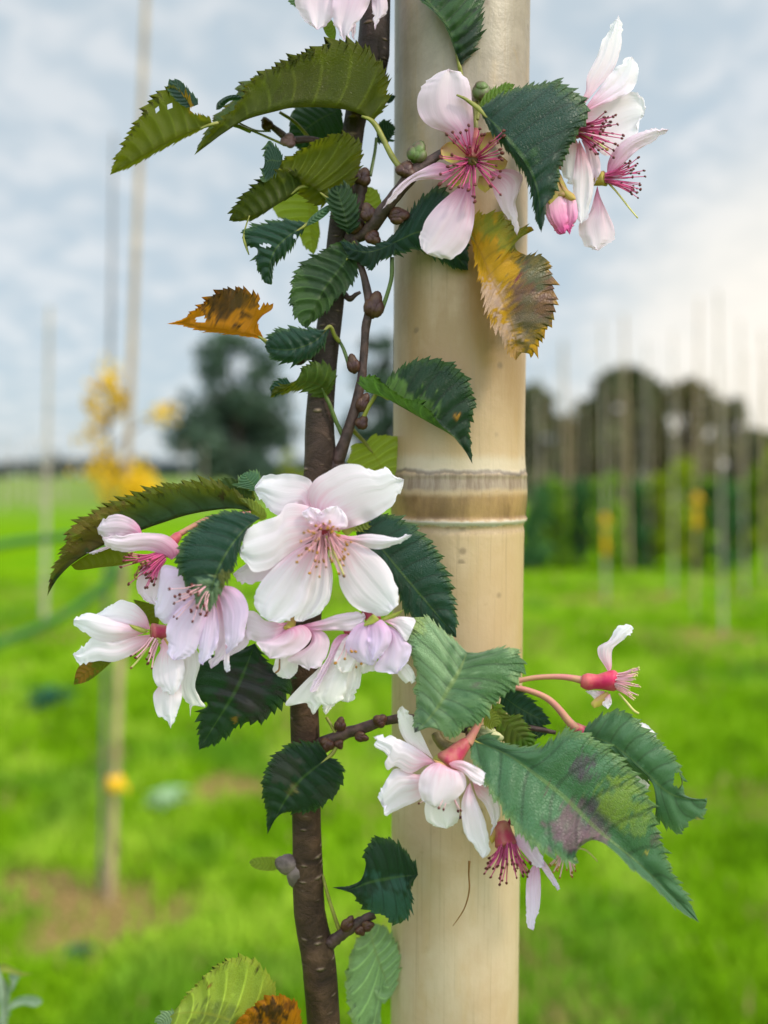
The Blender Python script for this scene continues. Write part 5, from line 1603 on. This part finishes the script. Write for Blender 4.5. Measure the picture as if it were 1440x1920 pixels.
part_tube(f, 'pistil', [(1138, 340, -28, 2.2), (1158, 362, -36, 1.9), (1180, 390, -40, 1.7), (1196, 409, -42, 1.4)], M_PIST, 16, 8)
# F5 pink bud
f = blossom(1050, 360, -40, 'closed deep pink flower bud')
part_tube(f, 'pedicel', [(1048, 345, -36, 5), (1040, 310, -20, 4), (1020, 280, 0, 4)], M_PED, 14, 8)
calyx(f, (1044, 322, -34), (1052, 372, -44), 7, 18, M_SEP)
petal(f, [(1046, 362), (1022, 374), (1020, 390), (1028, 414), (1046, 438), (1060, 438), (1066, 420), (1062, 380)], -58, -56, -8, 16, 'bud')
petal(f, [(1060, 362), (1056, 390), (1060, 425), (1068, 440), (1076, 424), (1083, 404), (1078, 372)], -52, -52, -8, 12, 'bud')
petal(f, [(1050, 362), (1030, 380), (1036, 412), (1056, 434), (1074, 412), (1074, 376)], -36, -38, 4, -12, 'bud')
sepal(f, [(1046, 340), (1024, 372), (1030, 384), (1046, 374), (1056, 362)], -56, -64)
sepal(f, [(1048, 336), (1060, 352), (1076, 364), (1080, 374), (1068, 376), (1054, 362)], -54, -62)

# F6 main central blossom
f = blossom(606, 1000, -86, 'largest white blossom facing the camera')
calyx(f, (600, 985, -50), (604, 998, -78), 9, 17, M_CALD)
petal(f, [(588, 976), (560, 946), (537, 958), (520, 966), (492, 944), (477, 918), (480, 906), (492, 894), (516, 889), (552, 889), (578, 897), (586, 910), (584, 940)], -84, -74, -8, 10, 'white', tip=5)
petal(f, [(604, 990), (584, 950), (577, 924), (590, 900), (612, 886), (641, 871), (673, 871), (692, 879), (727, 877), (736, 890), (758, 899), (753, 919), (734, 949), (698, 974), (655, 990), (630, 994)], -88, -96, -16, 14, 'white', tip=10)
petal(f, [(600, 1004), (594, 970), (580, 950), (540, 944), (522, 966), (486, 979), (454, 999), (457, 1014), (447, 1034), (454, 1048), (474, 1071), (503, 1068), (536, 1043), (570, 1022)], -94, -112, -12, 14, 'white', tip=8)
petal(f, [(590, 1016), (540, 1030), (470, 1050), (437, 1076), (446, 1092), (464, 1096), (492, 1089), (530, 1062)], -80, -78, 0, 8, 'blush')
petal(f, [(594, 1014), (566, 1024), (535, 1045), (503, 1075), (482, 1103), (476, 1126), (484, 1150), (503, 1164), (527, 1168), (552, 1159), (571, 1136), (582, 1098), (592, 1054)], -98, -116, -12, 12, 'white')
petal(f, [(604, 1016), (584, 1060), (575, 1110), (552, 1160), (567, 1166), (596, 1153), (616, 1130), (623, 1098), (623, 1070), (614, 1036)], -90, -96, -8, 8, 'white')
petal(f, [(612, 1008), (626, 1046), (634, 1076), (638, 1100), (650, 1123), (664, 1138), (686, 1149), (720, 1156), (728, 1147), (728, 1133), (744, 1136), (749, 1124), (740, 1086), (722, 1054), (696, 1031), (662, 1009), (636, 1002)], -94, -112, -14, 12, 'white', tip=9)
petal(f, [(630, 1004), (661, 1005), (693, 1001), (741, 1006), (758, 1001), (773, 1003), (753, 1017), (722, 1028), (697, 1029), (668, 1018), (646, 1012)], -104, -114, -8, 6, 'white')
petal(f, [(604, 994), (590, 974), (600, 960), (615, 951), (632, 948), (645, 960), (652, 976), (649, 989), (628, 990)], -104, -122, -10, 12, 'white', rumple=6)
petal(f, [(600, 996), (580, 980), (566, 962), (580, 950), (600, 956), (612, 972)], -102, -116, -8, 10, 'white', rumple=6)
sepal(f, [(640, 996), (650, 980), (662, 984), (668, 990), (652, 1004)], -70, -72, M_SEPG)
stamens(f, (608, 994, -108), (.06, .55, -1), 52, (36, 100), .75, 24, M_FILP, M_ANTHY, ring=14, ar=2.9, fr=1.2)
part_tube(f, 'pistil', [(612, 1006, -112, 2.6), (626, 1036, -130, 2.2), (638, 1062, -142, 2.2), (645, 1080, -146, 2)], M_PIST, 14, 8, ballend=(3, M_STYLE))

# F7 rolled pink blossom, upper left of the cluster
f = blossom(300, 1030, -56, 'pink blossom with a rolled upper petal above the left leaf tip')
calyx(f, (338, 1000, -50), (304, 1036, -62), 8, 17, M_CAL)
part_tube(f, 'pedicel', [(334, 1003, -50, 6), (365, 985, -46, 5), (400, 969, -42, 4), (470, 962, -40, 4)], M_PED, 16, 8)
petal(f, [(268, 1006), (262, 988), (247, 973), (221, 964), (196, 971), (182, 990), (184, 1002), (198, 1010), (232, 1008)], -66, -70, -12, 10, 'blush', tip=5)
petal(f, [(322, 1050), (309, 1042), (288, 1034), (265, 1032), (240, 1035), (219, 1033), (199, 1023), (191, 1008), (212, 1004), (234, 1002), (265, 999), (307, 1002), (328, 1015), (338, 1034)], -74, -84, -18, 14, 'blush', tip=7)
petal(f, [(240, 1014), (200, 1024), (180, 1030), (161, 1037), (176, 1039), (200, 1030)], -50, -46, 0, 3, 'blush')
petal(f, [(300, 1050), (278, 1058), (263, 1070), (256, 1092), (259, 1112), (272, 1127), (292, 1136), (300, 1112), (306, 1078)], -60, -64, 8, -10, 'blush')
sepal(f, [(304, 1034), (290, 1040), (294, 1062), (302, 1050), (314, 1044)], -72, -80)
stamens(f, (304, 1044, -70), (-.9, .62, -.5), 34, (36, 78), .62, 25, M_FIL, ring=11, ar=2.8, fr=1.2)
part_tube(f, 'pistil', [(286, 1044, -84, 1.8), (270, 1056, -94, 1.7), (258, 1070, -98, 1.7), (252, 1083, -98, 1.8), (258, 1085, -98, 2.2)], M_STYLE, 16, 8)

# F8 lilac hanging blossom
f = blossom(392, 1110, -92, 'lilac tinted hanging blossom under the left blue green leaf')
calyx(f, (410, 1060, -84), (398, 1108, -88), 8, 14, M_CAL)
petal(f, [(392, 1106), (350, 1074), (318, 1060), (303, 1064), (297, 1096), (290, 1138), (291, 1156), (312, 1172), (330, 1160), (350, 1128), (380, 1124)], -88, -98, -14, 14, 'lilac', tip=6)
petal(f, [(396, 1114), (372, 1122), (350, 1128), (328, 1149), (313, 1173), (312, 1196), (317, 1211), (315, 1227), (326, 1238), (343, 1235), (366, 1223), (378, 1187), (390, 1150)], -100, -112, -14, 12, 'lilac', tip=8)
petal(f, [(396, 1116), (384, 1150), (376, 1184), (372, 1213), (373, 1240), (380, 1247), (397, 1232), (408, 1208), (411, 1174), (406, 1140)], -98, -104, -10, 10, 'lilac')
petal(f, [(408, 1102), (412, 1098), (438, 1101), (457, 1117), (466, 1142), (462, 1170), (457, 1196), (441, 1216), (424, 1227), (422, 1190), (416, 1142)], -104, -108, -14, 12, 'lilac', tip=8)
petal(f, [(402, 1110), (408, 1160), (404, 1215), (390, 1244), (396, 1254), (420, 1236), (466, 1206), (450, 1160), (420, 1120)], -88, -86, 0, 8, 'blush', tip=4)
petal(f, [(424, 1200), (420, 1236), (419, 1250), (425, 1261), (433, 1256), (430, 1236), (434, 1206)], -96, -98, -2, 4, 'white')
stamens(f, (392, 1096, -112), (-.75, .7, -.9), 22, (44, 96), .6, 26, M_FILP, ring=9, ar=2.9, fr=.9)

# F9 white blossom, far left
f = blossom(300, 1186, -62, 'white blossom at the left end of the cluster')
calyx(f, (316, 1184, -58), (284, 1186, -66), 12, 17, M_CAL)
petal(f, [(282, 1180), (274, 1154), (256, 1134), (240, 1128), (224, 1125), (199, 1140), (178, 1153), (200, 1172), (230, 1180)], -62, -62, -8, 10, 'white', tip=6)
petal(f, [(280, 1184), (230, 1166), (182, 1152), (157, 1150), (139, 1158), (143, 1164), (138, 1171), (152, 1182), (171, 1195), (193, 1203), (218, 1202), (248, 1195)], -70, -82, -14, 12, 'white', tip=5)
petal(f, [(282, 1190), (245, 1194), (217, 1202), (176, 1196), (158, 1208), (136, 1227), (143, 1242), (155, 1247), (183, 1239), (213, 1241), (243, 1230), (264, 1219), (277, 1204)], -64, -72, -12, 10, 'white', tip=5)
petal(f, [(306, 1196), (299, 1207), (301, 1218), (292, 1235), (286, 1258), (291, 1281), (307, 1297), (325, 1304), (337, 1287), (346, 1259), (343, 1234), (330, 1210)], -78, -90, -12, 10, 'white')
petal(f, [(312, 1260), (296, 1288), (287, 1306), (295, 1343), (305, 1345), (320, 1366), (328, 1349), (341, 1306), (334, 1270)], -72, -78, -8, 8, 'white')
petal(f, [(330, 1200), (344, 1236), (338, 1284), (343, 1307), (353, 1324), (357, 1345), (362, 1323), (384, 1324), (366, 1288), (375, 1247), (371, 1222), (350, 1204)], -64, -62, -6, 8, 'cream', tip=5)
sepal(f, [(276, 1180), (258, 1174), (241, 1170), (250, 1180), (272, 1188)], -80, -92, M_SEPG)
sepal(f, [(284, 1196), (278, 1206), (292, 1212), (304, 1206), (298, 1196)], -78, -84, M_SEPG)
sepal(f, [(306, 1196), (314, 1214), (320, 1212), (316, 1196)], -84, -88)
stamens(f, (290, 1200, -76), (-.45, .8, -.35), 11, (28, 62), .32, 27, M_FILP, ring=9, ar=2.6, fr=1.6)
part_tube(f, 'pistil', [(278, 1214, -86, 2), (264, 1232, -90, 1.8), (252, 1246, -92, 1.8), (246, 1252, -92, 2)], M_PIST, 14, 8, ballend=(2.6, M_STYLE))

# F10 bell-shaped blossom
f = blossom(544, 1172, -70, 'drooping bell shaped blossom directly below the largest one')
calyx(f, (549, 1158, -66), (540, 1184, -84), 8, 12, M_SEP)
petal(f, [(546, 1168), (500, 1164), (482, 1149), (467, 1145), (462, 1172), (462, 1196), (481, 1203), (500, 1202), (525, 1192), (538, 1180)], -82, -86, -12, 8, 'blush', tip=4)
petal(f, [(542, 1178), (524, 1190), (500, 1202), (481, 1204), (489, 1218), (506, 1235), (530, 1235), (557, 1224), (578, 1206), (584, 1188), (568, 1172)], -90, -100, -14, 14, 'blush', tip=5)
petal(f, [(568, 1176), (584, 1190), (579, 1210), (552, 1227), (538, 1238), (562, 1248), (580, 1258), (584, 1250), (596, 1254), (609, 1238), (618, 1208), (612, 1190), (596, 1180)], -80, -86, -10, 10, 'blush', tip=6)
petal(f, [(540, 1210), (520, 1230), (514, 1246), (512, 1258), (527, 1271), (544, 1273), (558, 1256), (556, 1226)], -66, -66, 0, 6, 'cream')
petal(f, [(566, 1172), (604, 1162), (634, 1152), (679, 1146), (686, 1156), (679, 1174), (658, 1183), (633, 1182), (584, 1182)], -84, -92, -8, 8, 'blush')
part_tube(f, 'pistil', [(525, 1228, -84, 1.4), (524, 1245, -86, 1.7), (523, 1256, -86, 1.8), (516, 1262, -86, 1.8)], M_STYLE, 12, 8)
# F10b white drooping blossom
f = blossom(650, 1190, -64, 'cream white blossom hanging furthest down in the middle')
calyx(f, (664, 1164, -56), (654, 1190, -62), 8, 12, M_CAL)
petal(f, [(652, 1188), (636, 1191), (623, 1205), (615, 1230), (599, 1257), (583, 1286), (581, 1297), (590, 1297), (605, 1274), (626, 1234), (648, 1206)], -78, -90, -8, 6, 'blush')
petal(f, [(640, 1200), (610, 1240), (588, 1262), (569, 1280), (537, 1315), (542, 1324), (569, 1316), (587, 1340), (597, 1332), (610, 1290), (632, 1240)], -66, -74, -8, 8, 'cream', tip=7)
petal(f, [(650, 1196), (634, 1232), (617, 1258), (590, 1301), (600, 1321), (621, 1323), (645, 1308), (652, 1268), (662, 1230)], -72, -86, -12, 12, 'cream', tip=5)
petal(f, [(660, 1196), (654, 1240), (646, 1288), (637, 1311), (652, 1317), (666, 1311), (670, 1292), (674, 1290), (678, 1262), (678, 1236), (672, 1206)], -66, -72, -8, 8, 'cream')
petal(f, [(620, 1270), (606, 1300), (604, 1326), (611, 1341), (618, 1332), (628, 1320), (634, 1290)], -62, -64, -4, 6, 'cream')
petal(f, [(652, 1190), (640, 1204), (626, 1240), (640, 1262), (658, 1258), (672, 1230), (668, 1200)], -84, -96, -8, 8, 'cream')
stamens(f, (656, 1204, -90), (-.05, 1, -.3), 8, (22, 50), .5, 28, M_FILP, M_ANTHY, ring=8, ar=2.8)
# F11 lilac blossom right
f = blossom(700, 1160, -84, 'lilac white blossom tucked against the pale leaf')
calyx(f, (682, 1140, -76), (704, 1168, -86), 9, 15, M_CALD)
part_tube(f, 'pedicel', [(684, 1142, -76, 6), (668, 1120, -66, 5), (650, 1090, -54, 4), (632, 1060, -44, 4)], M_PED, 14, 8)
petal(f, [(700, 1164), (670, 1172), (651, 1196), (648, 1216), (658, 1232), (679, 1245), (698, 1248), (704, 1236), (704, 1196)], -98, -104, -14, 12, 'lilac')
petal(f, [(704, 1162), (717, 1163), (731, 1180), (734, 1200), (721, 1223), (704, 1239), (696, 1240), (690, 1205), (690, 1176)], -106, -114, -12, 12, 'lilac')
petal(f, [(716, 1162), (736, 1158), (754, 1156), (780, 1161), (770, 1181), (762, 1202), (742, 1178)], -96, -100, -8, 8, 'white', tip=4)
petal(f, [(718, 1168), (742, 1180), (762, 1203), (772, 1214), (765, 1240), (744, 1264), (727, 1265), (702, 1254), (716, 1226), (728, 1196)], -92, -98, -12, 12, 'lilac', tip=5)
petal(f, [(740, 1240), (744, 1262), (760, 1281), (766, 1276), (772, 1283), (780, 1272), (766, 1246)], -82, -82, -2, 4, 'cream')
petal(f, [(690, 1220), (676, 1246), (679, 1264), (692, 1260), (705, 1256), (706, 1236)], -78, -78, -2, 4, 'cream')
sepal(f, [(700, 1170), (682, 1174), (690, 1160), (700, 1151), (711, 1162)], -112, -116, M_SEPG)
sepal(f, [(712, 1164), (726, 1154), (742, 1148), (757, 1143), (744, 1156), (726, 1164)], -100, -104, M_SEPG)

# F12 lower white blossom over the pole
f = blossom(838, 1432, -70, 'white blossom hanging from a pink stalk low on the pole')
part_tube(f, 'pedicel', [(906, 1336, -62, 6), (894, 1362, -66, 7), (882, 1384, -70, 9), (876, 1394, -72, 12)], M_PED, 16, 10)
calyx(f, (878, 1388, -72), (836, 1434, -82), 12, 25, M_CAL)
petal(f, [(818, 1428), (804, 1417), (762, 1391), (746, 1357), (746, 1332), (754, 1323), (771, 1340), (780, 1356), (791, 1378), (812, 1422)], -78, -70, -8, 10, 'cream')
petal(f, [(820, 1432), (783, 1404), (742, 1383), (721, 1378), (700, 1381), (706, 1390), (702, 1398), (727, 1420), (721, 1430), (727, 1444), (742, 1437), (769, 1450), (797, 1436)], -86, -92, -14, 12, 'white', tip=4)
petal(f, [(812, 1444), (783, 1452), (744, 1441), (727, 1458), (708, 1492), (718, 1502), (718, 1514), (728, 1514), (721, 1531), (753, 1515), (788, 1498), (806, 1470)], -80, -84, -10, 10, 'white', tip=5)
petal(f, [(832, 1434), (815, 1430), (790, 1450), (785, 1480), (794, 1504), (817, 1515), (838, 1510), (862, 1492), (874, 1473), (869, 1450), (848, 1442)], -102, -112, -22, 18, 'white')
petal(f, [(834, 1470), (800, 1500), (798, 1533), (812, 1548), (837, 1554), (856, 1544), (862, 1519), (858, 1490)], -82, -82, -6, 8, 'cream')
petal(f, [(846, 1438), (843, 1430), (866, 1426), (898, 1440), (917, 1456), (924, 1475), (912, 1477), (888, 1467), (868, 1448)], -108, -116, -12, 10, 'white')
petal(f, [(872, 1440), (882, 1462), (873, 1481), (865, 1508), (867, 1542), (873, 1569), (887, 1584), (905, 1610), (918, 1596), (911, 1544), (892, 1496), (884, 1474)], -98, -112, -16, 12, 'white', tip=7)
petal(f, [(886, 1466), (921, 1480), (937, 1508), (936, 1535), (919, 1568), (921, 1540), (908, 1508), (894, 1492)], -84, -82, -6, 6, 'white')
sepal(f, [(830, 1434), (812, 1424), (824, 1412), (838, 1412), (848, 1424)], -80, -84, M_SEPG)
sepal(f, [(846, 1444), (822, 1438), (812, 1424), (830, 1430)], -104, -108, M_SEP)
stamens(f, (842, 1470, -88), (-.3, 1, -.2), 10, (30, 66), .9, 29, M_FILP, M_ANTH, ring=9, ar=2.8)

# F13 spent red-centred blossom
f = blossom(950, 1570, -58, 'spent blossom with crimson stamens under the largest leaf')
part_tube(f, 'pedicel', [(958, 1546, -56, 8), (964, 1528, -52, 6), (968, 1500, -44, 5), (960, 1450, -30, 4)], M_CALD, 14, 8)
calyx(f, (940, 1540, -56), (950, 1588, -64), 14, 22, M_CAL)
petal(f, [(966, 1580), (966, 1556), (978, 1556), (1002, 1580), (1018, 1606), (1021, 1624), (1004, 1627), (985, 1604)], -66, -76, -10, 8, 'lilac')
petal(f, [(1004, 1616), (993, 1633), (987, 1653), (986, 1693), (989, 1734), (1000, 1745), (1010, 1714), (1014, 1672), (1012, 1632)], -62, -68, -8, 6, 'lilac')
petal(f, [(1008, 1606), (1022, 1616), (1038, 1641), (1050, 1664), (1045, 1670), (1027, 1645), (1012, 1622)], -60, -58, -4, 4, 'lilac')
sepal(f, [(936, 1560), (926, 1552), (918, 1570), (922, 1582), (930, 1574)], -64, -64)
stamens(f, (952, 1584, -68), (.0, 1, -.35), 40, (30, 72), .85, 30, M_FIL, M_ANTH, ring=16, ar=2.6, fr=1.3)
# F14 remnants behind the large leaf
f = blossom(1060, 1590, -70)
calyx(f, (1050, 1560, -64), (1062, 1592, -70), 8, 13, M_CAL)
stamens(f, (1060, 1596, -74), (-.1, 1, -.1), 16, (26, 54), .7, 31, M_FILP, M_ANTHY, ring=11, ar=2.2, fr=1.4)
part_tube(f, 'pistil', [(1080, 1590, -80, 2), (1098, 1594, -82, 1.8), (1112, 1606, -82, 1.5), (1121, 1616, -82, 1.2)], M_PIST, 12, 8)
# F15 nearly bare blossom, right
f = blossom(1130, 1278, -36, 'nearly bare blossom with one upright petal on a long stalk at the right')
part_tube(f, 'pedicel', [(1100, 1278, -36, 10), (1086, 1274, -36, 7), (1050, 1269, -36, 5.5), (1000, 1271, -38, 5), (955, 1282, -42, 5), (925, 1300, -44, 5)], M_PED, 24, 10)
mb = MB()
tube(mb, [(1090, 1276, -36, 11), (1102, 1278, -36, 16), (1118, 1278, -37, 14), (1136, 1277, -39, 17), (1152, 1276, -40, 19), (1160, 1276, -41, 12)], 20, 16, rough=.05)
mb.build('calyx', simple_mat('calyx_rose', (0.46, 0.012, 0.075), .5, .3, 200, col2=(0.48, 0.10, 0.10)), f)
petal(f, [(1142, 1262), (1132, 1246), (1122, 1230), (1121, 1214), (1132, 1206), (1142, 1200), (1154, 1179), (1168, 1170), (1183, 1172), (1188, 1179), (1182, 1191), (1160, 1206), (1148, 1220), (1147, 1250)], -38, -46, -8, 8, 'white', tip=8)
petal(f, [(1134, 1296), (1112, 1294), (1097, 1296), (1108, 1304), (1118, 1312), (1130, 1308)], -34, -30, -2, 3, 'white')
petal(f, [(1144, 1300), (1132, 1312), (1130, 1322), (1140, 1330), (1147, 1318)], -42, -44, -2, 3, 'white')
sepal(f, [(1140, 1296), (1124, 1304), (1108, 1318), (1114, 1328), (1130, 1322), (1142, 1310)], -44, -48)
stamens(f, (1154, 1277, -40), (1, .12, -.25), 30, (28, 48), .62, 32, M_FILP, M_PIST, ring=15, ar=2.0, fr=1.5)
part_tube(f, 'pistil', [(1160, 1300, -46, 2), (1176, 1318, -50, 2.2), (1188, 1332, -52, 2.4), (1198, 1338, -52, 2)], M_PIST, 12, 8)
# F16 blossom hidden behind the right leaf
f = blossom(1120, 1390, -20, 'blossom mostly hidden behind the right hand leaves')
part_tube(f, 'pedicel', [(1082, 1368, -30, 9), (1066, 1352, -32, 7.5), (1044, 1325, -34, 6.5), (1020, 1306, -36, 6), (985, 1293, -40, 5.5), (950, 1286, -42, 5)], M_PED, 24, 10)
calyx(f, (1074, 1360, -28), (1104, 1380, -24), 9, 15, M_CAL)
petal(f, [(1110, 1384), (1150, 1360), (1196, 1354), (1218, 1362), (1230, 1376), (1228, 1392), (1200, 1410), (1150, 1404)], -22, -16, 0, 6, 'white')
petal(f, [(1110, 1390), (1140, 1410), (1180, 1420), (1216, 1460), (1214, 1484), (1180, 1474), (1140, 1440)], -26, -24, 0, 6, 'cream')
petal(f, [(1106, 1378), (1110, 1362), (1118, 1350), (1128, 1346), (1130, 1360), (1118, 1378)], -18, -10, 0, 4, 'blush')
